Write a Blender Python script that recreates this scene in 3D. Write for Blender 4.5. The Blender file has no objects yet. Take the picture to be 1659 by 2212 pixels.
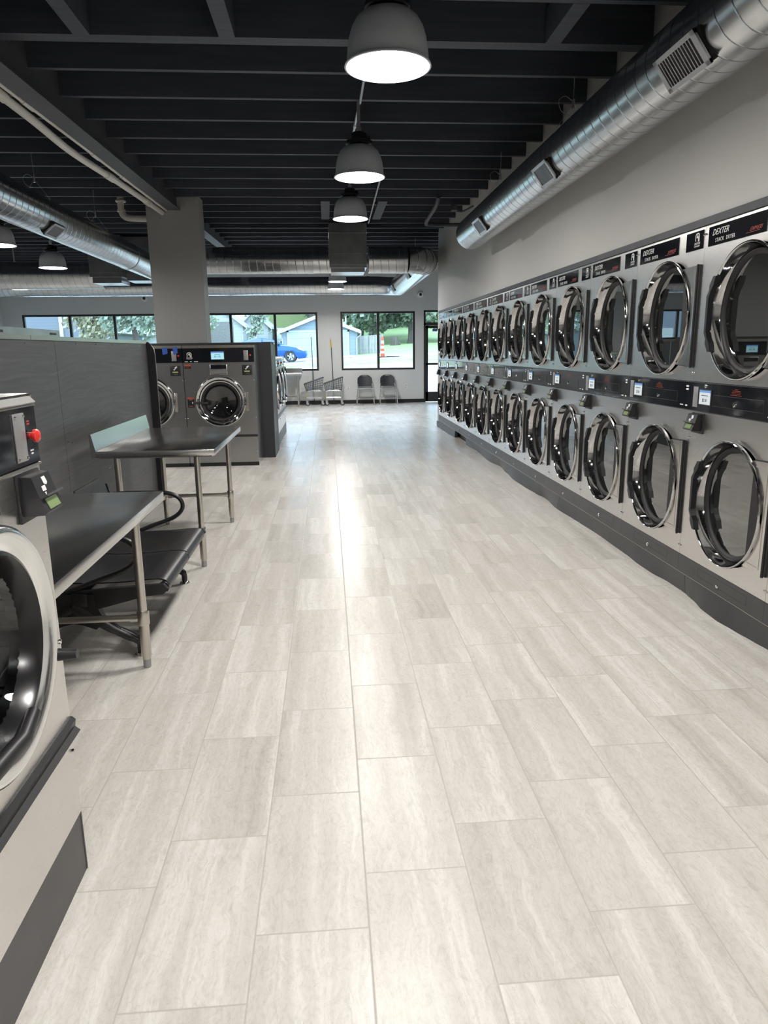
import bpy, bmesh, math, random
from mathutils import Vector, Matrix
PI = math.pi
rnd = random.Random(7)
sc = bpy.context.scene
COL = sc.collection

# ---------------------------------------------------------------- camera, light, exposure
cam_d = bpy.data.cameras.new('camera'); cam = bpy.data.objects.new('camera', cam_d); COL.objects.link(cam)
cam_d.sensor_fit = 'HORIZONTAL'; cam_d.sensor_width = 36.0; cam_d.lens = 1537.2 * 36.0 / 1659.0
cam_d.clip_start = 0.05; cam_d.clip_end = 400
_p, _yw, _rl = 0.2247, 0.0750, -0.0126
_fw = Vector((math.sin(_yw)*math.cos(_p), math.cos(_yw)*math.cos(_p), -math.sin(_p)))
_rt = Vector((math.cos(_yw), -math.sin(_yw), 0)); _up = _rt.cross(_fw)
_r2 = math.cos(_rl)*_rt + math.sin(_rl)*_up; _u2 = -math.sin(_rl)*_rt + math.cos(_rl)*_up
cam.matrix_world = Matrix(((_r2.x, _u2.x, -_fw.x, 0), (_r2.y, _u2.y, -_fw.y, 0), (_r2.z, _u2.z, -_fw.z, 1.5316), (0, 0, 0, 1)))
sc.camera = cam
sc.view_settings.view_transform = 'Standard'; sc.view_settings.look = 'None'
sc.view_settings.exposure = 0.0; sc.view_settings.gamma = 1.0; sc.view_settings.use_curve_mapping = False
LAMP_W = 160.0        # radiance of each pendant's diffuser
SKY_W = 6.0
w = bpy.data.worlds.new('overcast_sky'); sc.world = w; w.use_nodes = True
_b = w.node_tree.nodes['Background']; _b.inputs[0].default_value = (0.64, 0.83, 1.0, 1); _b.inputs[1].default_value = SKY_W
sun_d = bpy.data.lights.new('sun', 'SUN'); sun = bpy.data.objects.new('sun', sun_d); COL.objects.link(sun)
sun_d.energy = 1.3; sun_d.angle = 0.3; sun_d.color = (1, .96, .88); sun.rotation_euler = (math.radians(42), 0, math.radians(-25))

# ---------------------------------------------------------------- materials
def mat(name, col, rough=.5, metal=0., spec=.5, emit=None, es=1., coat=0.):
    m = bpy.data.materials.new(name); m.use_nodes = True
    b = m.node_tree.nodes['Principled BSDF']
    b.inputs['Base Color'].default_value = (*col, 1); b.inputs['Roughness'].default_value = rough
    b.inputs['Metallic'].default_value = metal; b.inputs['Specular IOR Level'].default_value = spec
    b.inputs['Coat Weight'].default_value = coat; b.inputs['Coat Roughness'].default_value = .05
    if emit: b.inputs['Emission Color'].default_value = (*emit, 1); b.inputs['Emission Strength'].default_value = es
    return m
class NT:
    def __init__(s, m): s.m = m; s.t = m.node_tree; s.b = s.t.nodes['Principled BSDF']
    def n(s, ty, **kw):
        x = s.t.nodes.new(ty)
        for k, v in kw.items(): setattr(x, k, v)
        return x
    def l(s, a, b): s.t.links.new(a, b)
    def math(s, op, a, b=None, c=None):
        x = s.n('ShaderNodeMath', operation=op)
        for i, v in enumerate((a, b, c)):
            if v is None: continue
            if isinstance(v, (int, float)): x.inputs[i].default_value = v
            else: s.l(v, x.inputs[i])
        return x.outputs[0]
    def ramp(s, fac, stops):
        r = s.n('ShaderNodeValToRGB'); e = r.color_ramp.elements
        while len(e) < len(stops): e.new(.5)
        for k, (p, c) in enumerate(stops): e[k].position = p; e[k].color = (*c, 1) if len(c) == 3 else c
        s.l(fac, r.inputs[0]); return r.outputs[0]
    def pos(s, obj=True):
        if obj: return s.n('ShaderNodeTexCoord').outputs['Object']
        return s.n('ShaderNodeNewGeometry').outputs['Position']
    def scaled(s, v, sx, sy, sz):
        x = s.n('ShaderNodeMapping'); x.inputs['Scale'].default_value = (sx, sy, sz); s.l(v, x.inputs[0]); return x.outputs[0]
    def noise(s, v, scale, detail=3, rough=.5, dist=0):
        x = s.n('ShaderNodeTexNoise'); x.inputs['Scale'].default_value = scale; x.inputs['Detail'].default_value = detail
        x.inputs['Roughness'].default_value = rough; x.inputs['Distortion'].default_value = dist; s.l(v, x.inputs['Vector']); return x.outputs[0]
    def bump(s, h, strength=.2, dist=.01):
        x = s.n('ShaderNodeBump'); x.inputs['Strength'].default_value = strength; x.inputs['Distance'].default_value = dist
        s.l(h, x.inputs['Height']); s.l(x.outputs[0], s.b.inputs['Normal']); return x
    def sep(s, v): x = s.n('ShaderNodeSeparateXYZ'); s.l(v, x.inputs[0]); return x.outputs
    def comb(s, a, b, c):
        x = s.n('ShaderNodeCombineXYZ')
        for i, v in enumerate((a, b, c)):
            if isinstance(v, (int, float)): x.inputs[i].default_value = v
            else: s.l(v, x.inputs[i])
        return x.outputs[0]
    def base(s, c): s.l(c, s.b.inputs['Base Color'])
    def rough(s, c): s.l(c, s.b.inputs['Roughness'])

def noisy(name, c0, c1, scale, rough=.5, metal=0, stretch=(1, 1, 1), bump=0, bscale=None, spec=.5, detail=4, bdist=.01):
    m = mat(name, c0, rough, metal, spec); t = NT(m); v = t.scaled(t.pos(), *stretch)
    f = t.noise(v, scale, detail); t.base(t.ramp(f, [(.3, c0), (.7, c1)]))
    if bump: t.bump(t.noise(v, bscale or scale, 3), bump, bdist)
    return m
M = {}
def steel(name, c, rough, wav=.12):
    m = mat(name, c, rough, 1.0); t = NT(m); p = t.pos()
    g = t.noise(t.scaled(p, 3, 3, 160), 4, 3)
    t.rough(t.math('ADD', t.math('MULTIPLY', g, .10), rough - .05))
    lo = t.noise(p, 2.6, 2)
    t.bump(t.math('ADD', lo, t.math('MULTIPLY', g, .01)), wav, .02)
    return m
M['plate_steel'] = mat('hinge_plate_steel', (.66, .645, .62), .20, 1)
M['steel'] = steel('brushed_stainless_steel', (.72, .705, .685), .29, .20)
M['steel_dark'] = steel('washer_stainless_steel', (.40, .40, .395), .30, .08)
M['table_steel'] = steel('table_stainless_steel', (.60, .60, .59), .22, .05)
M['leg_steel'] = mat('satin_steel_tube', (.58, .55, .50), .28, 1)
M['chrome'] = mat('polished_chrome', (.78, .77, .76), .07, 1)
M['ring'] = mat('door_ring_chrome', (.58, .58, .585), .06, 1)
M['washring'] = mat('washer_door_ring', (.86, .87, .87), .16, 1)
M['black'] = mat('black_plastic', (.012, .012, .014), .42)
M['dark_panel'] = noisy('near_black_laminate', (.020, .022, .027), (.026, .028, .034), 3, .45)
M['washer_gasket'] = mat('glossy_black_gasket', (.010, .010, .011), .22)
M['rubber'] = mat('black_rubber', (.010, .010, .011), .55)
M['gloss'] = mat('glossy_black_panel', (.008, .009, .012), .07, 0, .6, coat=.3)
M['trim'] = noisy('charcoal_trim', (.034, .036, .043), (.045, .048, .055), 6, .5)
M['kick'] = noisy('charcoal_kick_panel', (.038, .038, .040), (.050, .050, .051), 4, .38)
M['grey_plate'] = mat('grey_plate', (.36, .36, .36), .42, .6)
M['white'] = mat('white_paint', (.8, .8, .8), .5)
M['white_mark'] = mat('white_print', (.75, .75, .75), .5)
M['red_mark'] = mat('red_print', (.36, .045, .035), .5)
M['orange_mark'] = mat('orange_print', (.42, .075, .03), .5)
M['red'] = mat('red_button', (.62, .03, .025), .3)
M['screen'] = mat('lit_screen', (.1, .1, .1), .15, emit=(.80, .88, .88), es=.75)
M['screen_blue'] = mat('lit_screen_header', (.1, .1, .1), .15, emit=(.10, .33, .75), es=.8)
M['screen_cyan'] = mat('lit_screen_cyan', (.1, .1, .1), .15, emit=(.42, .84, .95), es=.9)
M['screen_ink'] = mat('screen_digits', (.02, .03, .12), .4)
M['lcd'] = mat('reader_lcd', (.1, .12, .05), .2, emit=(.33, .42, .12), es=.55)
M['lcd_dim'] = mat('reader_window', (.16, .22, .10), .12, emit=(.12, .17, .07), es=.4)
M['blue_tape'] = mat('blue_tape', (.03, .10, .45), .5)
M['yellow'] = mat('yellow_plastic', (.75, .52, .05), .5)
M['frame'] = mat('dark_bronze_frame', (.020, .018, .018), .4)
M['pvc'] = mat('white_pvc_pipe', (.70, .68, .62), .3)
M['emt'] = mat('galvanised_conduit', (.60, .60, .60), .35, .8)
M['shade'] = noisy('grey_enamel_shade', (.52, .55, .60), (.55, .58, .63), 5, .45)
M['shade_in'] = mat('white_reflector', (.85, .85, .85), .4)
M['diffuser'] = mat('lit_diffuser', (.9, .9, .9), .5, emit=(1.0, .965, .92), es=LAMP_W)
M['joist'] = noisy('black_painted_joist', (.040, .046, .060), (.060, .067, .084), 3, .6, stretch=(.6, 8, 8), bump=.1, bscale=6)
M['deck'] = noisy('black_painted_deck', (.022, .026, .036), (.030, .034, .046), 2, .75)
M['beam'] = noisy('black_painted_beam', (.050, .054, .064), (.064, .068, .078), 2, .55)
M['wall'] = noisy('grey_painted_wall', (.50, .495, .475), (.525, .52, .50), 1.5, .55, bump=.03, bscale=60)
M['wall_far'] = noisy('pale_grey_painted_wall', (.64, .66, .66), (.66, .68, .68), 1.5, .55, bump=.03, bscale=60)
M['base'] = mat('black_vinyl_base', (.016, .016, .018), .45)
M['concrete'] = noisy('bare_concrete_curb', (.30, .28, .25), (.45, .43, .40), 14, .9)
M['black_metal'] = noisy('black_powder_coat', (.014, .014, .016), (.020, .020, .022), 8, .34)
M['grille'] = mat('vent_grille_aluminium', (.55, .56, .57), .35, .9)
M['sheet'] = noisy('galvanised_sheet', (.42, .43, .44), (.55, .56, .57), 5, .30, 1, detail=2)
M['chair_shell'] = mat('dark_grey_chair_shell', (.022, .026, .034), .45)
M['cart_wire'] = mat('dark_grey_wire', (.07, .08, .09), .4, .3)
M['cart_frame'] = mat('zinc_frame', (.55, .56, .56), .3, .8)
M['tyre'] = mat('dark_tyre', (.025, .025, .025), .7)
M['grey_wheel'] = mat('grey_wheel', (.45, .46, .46), .5)

# glass: real panes that reflect and let light through
def pane_mat(name, tint, f0, refl_rough=.0):
    m = bpy.data.materials.new(name); m.use_nodes = True; nt = NT.__new__(NT); nt.m = m; nt.t = m.node_tree; nt.t.nodes.clear()
    o = nt.n('ShaderNodeOutputMaterial'); mx = nt.n('ShaderNodeMixShader'); g = nt.n('ShaderNodeNewGeometry')
    tr = nt.n('ShaderNodeBsdfTransparent'); gl = nt.n('ShaderNodeBsdfGlossy'); dt = nt.n('ShaderNodeVectorMath', operation='DOT_PRODUCT')
    nt.l(g.outputs['Normal'], dt.inputs[0]); nt.l(g.outputs['Incoming'], dt.inputs[1])
    k = nt.math('POWER', nt.math('SUBTRACT', 1, nt.math('ABSOLUTE', dt.outputs['Value'])), 5)
    tr.inputs[0].default_value = (*tint, 1); gl.inputs[0].default_value = (1, 1, 1, 1); gl.inputs[1].default_value = refl_rough
    nt.l(nt.math('ADD', nt.math('MULTIPLY', k, 1 - f0), f0), mx.inputs[0]); nt.l(tr.outputs[0], mx.inputs[1]); nt.l(gl.outputs[0], mx.inputs[2]); nt.l(mx.outputs[0], o.inputs[0])
    return m
M['door_glass'] = pane_mat('tinted_door_glass', (.34, .36, .36), .28)
M['washer_glass'] = pane_mat('dark_door_glass', (.34, .35, .36), .08)
M['window_glass'] = pane_mat('clear_window_glass', (.92, .97, 1.0), .025)

def floor_mat():
    m = mat('travertine_porcelain_tile', (.6, .6, .6), .3, 0, .21); t = NT(m); x, y, z = t.sep(t.pos(False))
    W, L = .307, .612
    u = t.math('DIVIDE', t.math('SUBTRACT', x, -.2389), W); ci = t.math('FLOOR', u); fu = t.math('SUBTRACT', u, ci)
    md = t.math('FLOORED_MODULO', t.math('ADD', ci, 1), 3)
    v = t.math('DIVIDE', t.math('SUBTRACT', t.math('SUBTRACT', y, 1.428), t.math('MULTIPLY', md, .206)), L)
    ri = t.math('FLOOR', v); fv = t.math('SUBTRACT', v, ri)
    du = t.math('MULTIPLY', t.math('MINIMUM', fu, t.math('SUBTRACT', 1, fu)), W)
    dv = t.math('MULTIPLY', t.math('MINIMUM', fv, t.math('SUBTRACT', 1, fv)), L)
    d = t.math('MINIMUM', du, dv)
    wn = t.n('ShaderNodeTexWhiteNoise', noise_dimensions='2D'); t.l(t.comb(ci, ri, 0), wn.inputs['Vector'])
    rv, rc = wn.outputs['Value'], t.sep(wn.outputs['Color'])
    px = t.math('ADD', x, t.math('MULTIPLY', rc[0], 37)); py = t.math('ADD', y, t.math('MULTIPLY', rc[1], 53))
    tv = t.comb(px, py, rc[2])
    wob = t.noise(t.scaled(tv, 3, 2, 1), 2, 3)
    bands = t.noise(t.comb(t.math('ADD', t.math('MULTIPLY', px, 11), t.math('MULTIPLY', wob, .75)), t.math('MULTIPLY', py, .45), rv), 1.0, 5, .6)
    fine = t.noise(t.scaled(tv, 42, 19, 1), 1, 6, .72, 1.6)
    crk = t.noise(t.scaled(tv, 30, 17, 1), 1, 3, .6, 2.2)
    blot = t.noise(t.comb(t.math('ADD', t.math('MULTIPLY', px, 22), t.math('MULTIPLY', wob, 2.5)), t.math('MULTIPLY', py, 2.2), rv), 1, 4, .62, .5)
    c1 = t.ramp(bands, [(.26, (.455, .43, .395)), (.40, (.545, .522, .488)), (.54, (.59, .568, .535)), (.62, (.665, .648, .62)), (.68, (.60, .578, .545)), (.80, (.53, .508, .475))])
    vein = t.ramp(t.math('ABSOLUTE', t.math('SUBTRACT', blot, .5)), [(0, (.93, .925, .915)), (.03, (1, 1, 1)), (1, (1, 1, 1))])
    fn = t.ramp(fine, [(.3, (.86, .855, .845)), (.5, (1, 1, 1)), (.7, (1.06, 1.06, 1.06))])
    ck = t.ramp(t.math('ABSOLUTE', t.math('SUBTRACT', crk, .5)), [(0, (.90, .893, .88)), (.018, (1, 1, 1)), (1, (1, 1, 1))])
    m0 = t.n('ShaderNodeMix', data_type='RGBA', blend_type='MULTIPLY'); m0.inputs[0].default_value = 1; t.l(c1, m0.inputs[6]); t.l(ck, m0.inputs[7]); c1 = m0.outputs[2]
    mx = t.n('ShaderNodeMix', data_type='RGBA', blend_type='MULTIPLY'); mx.inputs[0].default_value = 1; t.l(c1, mx.inputs[6]); t.l(vein, mx.inputs[7])
    mx2 = t.n('ShaderNodeMix', data_type='RGBA', blend_type='MULTIPLY'); mx2.inputs[0].default_value = 1; t.l(mx.outputs[2], mx2.inputs[6]); t.l(fn, mx2.inputs[7])
    hsv = t.n('ShaderNodeHueSaturation'); t.l(mx2.outputs[2], hsv.inputs['Color']); t.l(t.math('ADD', t.math('MULTIPLY', rv, .07), .965), hsv.inputs['Value'])
    gm = t.ramp(d, [(0, (1, 1, 1)), (.0014, (1, 1, 1)), (.0024, (0, 0, 0))])
    mg = t.n('ShaderNodeMix', data_type='RGBA'); t.l(gm, mg.inputs[0]); t.l(hsv.outputs[0], mg.inputs[6]); mg.inputs[7].default_value = (.42, .40, .37, 1)
    t.base(mg.outputs[2])
    t.rough(t.math('ADD', t.math('MULTIPLY', gm, .3), t.math('ADD', t.math('MULTIPLY', rc[0], .05), .255)))
    hgt = t.ramp(d, [(0, (0, 0, 0)), (.004, (1, 1, 1))])
    t.bump(hgt, .3, .0015)
    return m
M['floor'] = floor_mat()

def duct_mat(pitch, name):
    m = mat(name, (.60, .62, .63), .24, 1); t = NT(m); p = t.pos(); x, y, z = t.sep(p)
    a = t.math('DIVIDE', t.math('ARCTAN2', z, x), 2 * PI)
    f = t.math('FRACT', t.math('ADD', t.math('DIVIDE', y, pitch), a))
    d = t.math('MULTIPLY', t.math('ABSOLUTE', t.math('SUBTRACT', f, .5)), pitch)
    g = t.ramp(d, [(0, (1, 1, 1)), (.006, (0, 0, 0))])
    n = t.noise(p, 7, 3); n2 = t.noise(p, 2.2, 2)
    c = t.ramp(n, [(.3, (.56, .58, .59)), (.7, (.66, .68, .69))])
    mg = t.n('ShaderNodeMix', data_type='RGBA'); t.l(t.math('MULTIPLY', g, .8), mg.inputs[0]); t.l(c, mg.inputs[6]); mg.inputs[7].default_value = (.20, .21, .22, 1)
    t.base(mg.outputs[2]); t.rough(t.math('ADD', t.math('MULTIPLY', n, .10), .17))
    t.bump(t.math('ADD', g, t.math('MULTIPLY', n2, .6)), .35, .005)
    return m
M['duct'] = duct_mat(.135, 'spiral_galvanised_duct'); M['duct_plain'] = noisy('galvanised_elbow', (.50, .52, .53), (.64, .66, .67), 6, .24, 1)

def perforated(name, col, metal, cell, rad, rough, hole):
    m = mat(name, col, rough, metal); t = NT(m); x, y, z = t.sep(t.pos())
    r = t.math('FLOOR', t.math('DIVIDE', z, cell * .866))
    xs = t.math('ADD', t.math('DIVIDE', x, cell), t.math('MULTIPLY', t.math('FLOORED_MODULO', r, 2), .5))
    fx = t.math('SUBTRACT', t.math('FRACT', xs), .5); fz = t.math('SUBTRACT', t.math('FRACT', t.math('DIVIDE', z, cell * .866)), .5)
    d = t.math('SQRT', t.math('ADD', t.math('MULTIPLY', fx, fx), t.math('MULTIPLY', fz, fz)))
    k = t.math('LESS_THAN', d, rad)
    mg = t.n('ShaderNodeMix', data_type='RGBA'); t.l(k, mg.inputs[0]); mg.inputs[6].default_value = (*col, 1); mg.inputs[7].default_value = (*hole, 1)
    t.base(mg.outputs[2]); return m
M['drum_wall'] = mat('drum_steel', (.40, .40, .39), .45, .6)
M['drum'] = perforated('perforated_drum_steel', (.50, .50, .48), .4, .022, .25, .5, (.10, .10, .10))
M['drum_w'] = perforated('perforated_washer_drum', (.40, .40, .40), .8, .02, .25, .35, (.03, .03, .03))
def bench_mat():
    m = mat('perforated_black_steel', (.014, .014, .016), .36); t = NT(m); x, y, z = t.sep(t.pos()); c = .014
    r = t.math('FLOOR', t.math('DIVIDE', x, c))
    ys = t.math('ADD', t.math('DIVIDE', y, c), t.math('MULTIPLY', t.math('FLOORED_MODULO', r, 2), .5))
    fy = t.math('SUBTRACT', t.math('FRACT', ys), .5); fx = t.math('SUBTRACT', t.math('FRACT', t.math('DIVIDE', x, c)), .5)
    d = t.math('SQRT', t.math('ADD', t.math('MULTIPLY', fx, fx), t.math('MULTIPLY', fy, fy)))
    ins = t.math('MULTIPLY', t.math('GREATER_THAN', x, .06), t.math('LESS_THAN', x, .46))
    iny = t.math('LESS_THAN', t.math('ABSOLUTE', y), .22)
    k = t.math('MULTIPLY', t.math('MULTIPLY', t.math('LESS_THAN', d, .30), ins), iny)
    t.l(t.math('SUBTRACT', 1, k), t.b.inputs['Alpha']); return m
M['bench_perf'] = bench_mat()
def partition_mat():
    m = mat('charcoal_woodgrain_laminate', (.06, .06, .06), .45); t = NT(m); p = t.pos(False)
    wob = t.noise(t.scaled(p, 1, .5, 1.2), 1.5, 2)
    x, y, z = t.sep(p)
    zz = t.math('ADD', t.math('MULTIPLY', z, 34), t.math('MULTIPLY', wob, 7))
    g = t.noise(t.comb(0, t.math('MULTIPLY', y, 1.1), zz), 1.6, 4, .65)
    t.base(t.ramp(g, [(.3, (.050, .051, .053)), (.52, (.070, .071, .073)), (.72, (.100, .101, .103))]))
    t.bump(g, .12, .004); return m
M['partition'] = partition_mat()

# ---------------------------------------------------------------- mesh builder
class MB:
    def __init__(s): s.b = bmesh.new()
    def box(s, x0, x1, y0, y1, z0, z1, bev=0):
        vs = [s.b.verts.new((x, y, z)) for x in (x0, x1) for y in (y0, y1) for z in (z0, z1)]
        fs = [s.b.faces.new([vs[i] for i in q]) for q in ((0, 1, 3, 2), (4, 6, 7, 5), (0, 4, 5, 1), (2, 3, 7, 6), (0, 2, 6, 4), (1, 5, 7, 3))]
        if bev:
            es = list({e for f in fs for e in f.edges})
            bmesh.ops.bevel(s.b, geom=es, offset=bev, segments=2, affect='EDGES', profile=.5)
        return s
    def prism(s, poly, fn, a, b):
        """poly: 2D outline, fn(u,v,t)->xyz"""
        A = [s.b.verts.new(fn(u, v, a)) for u, v in poly]; B = [s.b.verts.new(fn(u, v, b)) for u, v in poly]
        s.b.faces.new(A); s.b.faces.new(B[::-1]); n = len(poly)
        for i in range(n): s.b.faces.new((A[i], B[i], B[(i+1) % n], A[(i+1) % n]))
        return s
    def tube(s, pts, r, n=10, cap=True, closed=False):
        P = [Vector(p) for p in pts]; rings = []; up = None; m = len(P)
        R = r if isinstance(r, (list, tuple)) else [r] * m
        for i, p in enumerate(P):
            if closed: d = (P[(i+1) % m] - P[i-1])
            else: d = (P[min(i+1, m-1)] - P[max(i-1, 0)])
            d.normalize()
            if up is None: up = Vector((0, 0, 1)) if abs(d.z) < .9 else Vector((0, 1, 0))
            a = up - d * up.dot(d); a.normalize(); c = d.cross(a); up = a
            rings.append([s.b.verts.new(p + R[i] * (a * math.cos(2*PI*k/n) + c * math.sin(2*PI*k/n))) for k in range(n)])
        for i in range(m if closed else m - 1):
            A, B = rings[i], rings[(i+1) % m]
            for k in range(n): s.b.faces.new((A[k], A[(k+1) % n], B[(k+1) % n], B[k]))
        if cap and not closed: s.b.faces.new(rings[0][::-1]); s.b.faces.new(rings[-1])
        return s
    def cyl(s, p0, p1, r, n=16, r1=None): return s.tube([p0, p1], [r, r if r1 is None else r1], n)
    def lathe(s, prof, fn, n=48, closed=False, cap0=False, cap1=False):
        """prof [(r,t)], fn(cos*r, sin*r, t)->xyz"""
        rings = [[s.b.verts.new(fn(r*math.cos(2*PI*k/n), r*math.sin(2*PI*k/n), t)) for k in range(n)] for r, t in prof]
        m = len(rings)
        for i in range(m if closed else m - 1):
            A, B = rings[i], rings[(i+1) % m]
            for k in range(n): s.b.faces.new((A[k], A[(k+1) % n], B[(k+1) % n], B[k]))
        if cap0: s.b.faces.new(rings[0][::-1])
        if cap1: s.b.faces.new(rings[-1])
        return s
    def poly(s, pts): s.b.faces.new([s.b.verts.new(p) for p in pts]); return s
    def holed(s, x0, x1, z0, z1, cx, cz, r, y, n=64):
        """plate in the plane y with a round hole"""
        an = sorted([2*PI*k/n for k in range(n)] + [math.atan2(zz-cz, xx-cx) % (2*PI) for xx in (x0, x1) for zz in (z0, z1)])
        I, O = [], []
        for a in an:
            c, q = math.cos(a), math.sin(a)
            tx = ((x1-cx)/c if c > 1e-9 else (x0-cx)/c if c < -1e-9 else 1e9); tz = ((z1-cz)/q if q > 1e-9 else (z0-cz)/q if q < -1e-9 else 1e9)
            t = min(tx, tz); O.append(s.b.verts.new((cx+c*t, y, cz+q*t))); I.append(s.b.verts.new((cx+r*c, y, cz+r*q)))
        m = len(an)
        for k in range(m): s.b.faces.new((I[k], O[k], O[(k+1) % m], I[(k+1) % m]))
        return s
    def ball(s, c, r, sub=2, sc3=(1, 1, 1)):
        g = bmesh.ops.create_icosphere(s.b, subdivisions=sub, radius=1)
        for v in g['verts']: v.co = Vector((v.co.x*r*sc3[0]+c[0], v.co.y*r*sc3[1]+c[1], v.co.z*r*sc3[2]+c[2]))
        return s
    def xf(s, M4): bmesh.ops.transform(s.b, matrix=M4, verts=s.b.verts); return s
    def build(s, name, m, parent=None, smooth=40, loc=None, fix=True):
        if fix: bmesh.ops.recalc_face_normals(s.b, faces=s.b.faces)
        me = bpy.data.meshes.new(name); s.b.to_mesh(me); s.b.free()
        if smooth:
            for p in me.polygons: p.use_smooth = True
            me.set_sharp_from_angle(angle=math.radians(smooth))
        me.materials.append(m if not isinstance(m, str) else M[m])
        o = bpy.data.objects.new(name, me); COL.objects.link(o)
        if loc: o.location = loc
        if parent: o.parent = parent
        return o
def screws(parent, pts, r=.0075, axis='y', base=0):
    first = None
    for (x, z) in pts:
        if first is None:
            first = MB().lathe([(r, 0), (r*.8, -r*.8), (.0005, -r)], lambda a, b, t: (a, t, b), 12).build('screw', 'chrome', parent); o = first
        else: o = first.copy(); COL.objects.link(o); o.parent = parent
        o.location = (x, base, z) if axis == 'y' else (base, x, z)
        if axis == 'x': o.rotation_euler = (0, 0, PI/2)
def tag(o, label, cat, group=None, kind=None):
    o['label'] = label; o['category'] = cat
    if group: o['group'] = group
    if kind: o['kind'] = kind
    return o
def thing(name, label, cat, loc=(0, 0, 0), rz=0, group=None):
    o = bpy.data.objects.new(name, None); COL.objects.link(o); o.location = loc; o.rotation_euler = (0, 0, rz); o.empty_display_size = .1
    return tag(o, label, cat, group)
def struct(o): o['kind'] = 'structure'; return o
def copy_tree(o, parent=None):
    c = o.copy(); COL.objects.link(c)
    if parent: c.parent = parent
    for ch in list(o.children): copy_tree(ch, c)
    return c
def bx(name, m, parent, *b, bev=0): return MB().box(*b, bev=bev).build(name, m, parent)
def text(name, s, size, m, parent, x, y, z, shear=0, sx=1., ext=.0006, space=1., fn=None):
    cu = bpy.data.curves.new(name, 'FONT'); cu.body = s; cu.size = size; cu.shear = shear; cu.extrude = ext; cu.space_character = space
    cu.align_x = 'CENTER'; cu.align_y = 'CENTER'; cu.resolution_u = 2
    o = bpy.data.objects.new(name, cu); COL.objects.link(o); dg = bpy.context.evaluated_depsgraph_get()
    me = bpy.data.meshes.new_from_object(o.evaluated_get(dg)); bpy.data.objects.remove(o); bpy.data.curves.remove(cu)
    for v in me.vertices:
        a, b, c = v.co; v.co = (a*sx + x, -c + y, b + z) if fn is None else fn(a*sx, b, c)
    me.materials.clear(); me.materials.append(M[m]); me.name = name
    q = bpy.data.objects.new(name, me); COL.objects.link(q)
    if parent: q.parent = parent
    return q
def fY(cx, cz): return lambda a, b, t: (cx + a, t, cz + b)      # lathe around a y axis
def fX(cy, cz): return lambda a, b, t: (t, cy + a, cz + b)
def fZ(cx, cy): return lambda a, b, t: (cx + a, cy + b, t)

# ---------------------------------------------------------------- the room
def zj(y): return 3.485 + .0255 * (y - 5.74)      # underside of the joists follows the sloped roof
YF, XL, XW, XR, YB = 20.98, -8.85, 2.2, 4.3, -4.0
YE = 14.42                                          # where the dryer bulkhead ends
struct(bx('floor', 'floor', None, XL, XR + .3, YB, YF + .25, -.12, 0))
def roof_slab():
    b = MB(); v = [(x, y, zj(y) + h) for x in (XL - .2, XR + .3) for y in (YB - .2, YF + .3) for h in (.25, .45)]
    vs = [b.b.verts.new(p) for p in v]
    for q in ((0, 1, 3, 2), (4, 6, 7, 5), (0, 4, 5, 1), (2, 3, 7, 6), (0, 2, 6, 4), (1, 5, 7, 3)): b.b.faces.new([vs[i] for i in q])
    return b.build('ceiling', 'deck')
struct(roof_slab())
# far wall with its openings (two ribbon windows, a picture window, the entrance)
OPEN = [(-8.34, -4.65, .955, 2.575), (-3.92, -.25, .955, 2.58), (.405, 2.535, .954, 2.588), (2.79, 3.80, 0, 2.61)]
b = MB(); T = .2; top = 4.35
xs = [XL - .2]
for (a, c, z0, z1) in OPEN:
    b.box(xs[-1], a, YF, YF + T, 0, top); b.box(a, c, YF, YF + T, z1, top)
    if z0 > 0: b.box(a, c, YF, YF + T, 0, z0)
    xs.append(c)
b.box(xs[-1], XR + .3, YF, YF + T, 0, top)
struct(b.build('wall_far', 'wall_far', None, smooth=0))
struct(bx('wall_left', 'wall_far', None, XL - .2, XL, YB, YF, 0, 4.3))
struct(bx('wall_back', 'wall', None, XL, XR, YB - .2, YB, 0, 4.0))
b = MB().box(XW, XW + .13, YB, YE, 2.246, 4.1).box(XW, XW + .13, 14.276, YE, 0, 2.246).box(XW, XW + .13, YB, 2.36, 0, 2.246)
b.box(XW + .13, XR, YE - .12, YE, 0, 4.1)
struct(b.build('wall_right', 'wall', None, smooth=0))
struct(bx('wall_right_recess', 'wall_far', None, XR, XR + .2, YE - .12, YF, 0, 4.3))
M['column'] = noisy('mid_grey_painted_column', (.29, .292, .285), (.305, .307, .30), 1.5, .6)
struct(bx('wall_column', 'column', None, -2.46, -1.735, 10.82, 11.2, 0, 3.66))
b = MB()
for (a, c) in ((XL, 2.79), (3.80, XR)): b.box(a, c, YF - .014, YF, 0, .105)
struct(b.build('baseboard_far', 'base', None, smooth=0))
struct(bx('baseboard_recess', 'base', None, XW - .012, XR, YE, YE + .012, 0, .10))

# joists, 610 mm apart, and the header with its blocking
for k in range(-15, 25):
    y = 5.72 + .6185 * k
    if y < YB + .1 or y > YF - .1: continue
    xr = XW - .002 if y < YE - .05 else XR - .002
    wd = .045 if k not in (-1,) else .112
    z = zj(y) - (.006 if k == -1 else 0)
    if abs(y - 11.0) < .3:      # cut round the column
        if 10.78 < y < 11.24: y = 10.79 - wd
    struct(bx('ceiling_joist', 'joist', None, XL + .002, xr, y, y + wd, z, z + .252))
for x0 in (-1.51, -.62, 1.47):
    for (ya, yb) in ((4.535, 5.095),):
        struct(bx('ceiling_blocking', 'joist', None, x0, x0 + .10, ya, yb, zj(ya), zj(ya) + .20))
for x0, ya, yb in ((-.03, 10.95, 12.4), (.80, 10.95, 12.4)):
    struct(bx('ceiling_blocking', 'joist', None, x0, x0 + .13, ya, yb, zj(ya) - .012, zj(ya) + .16))
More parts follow.
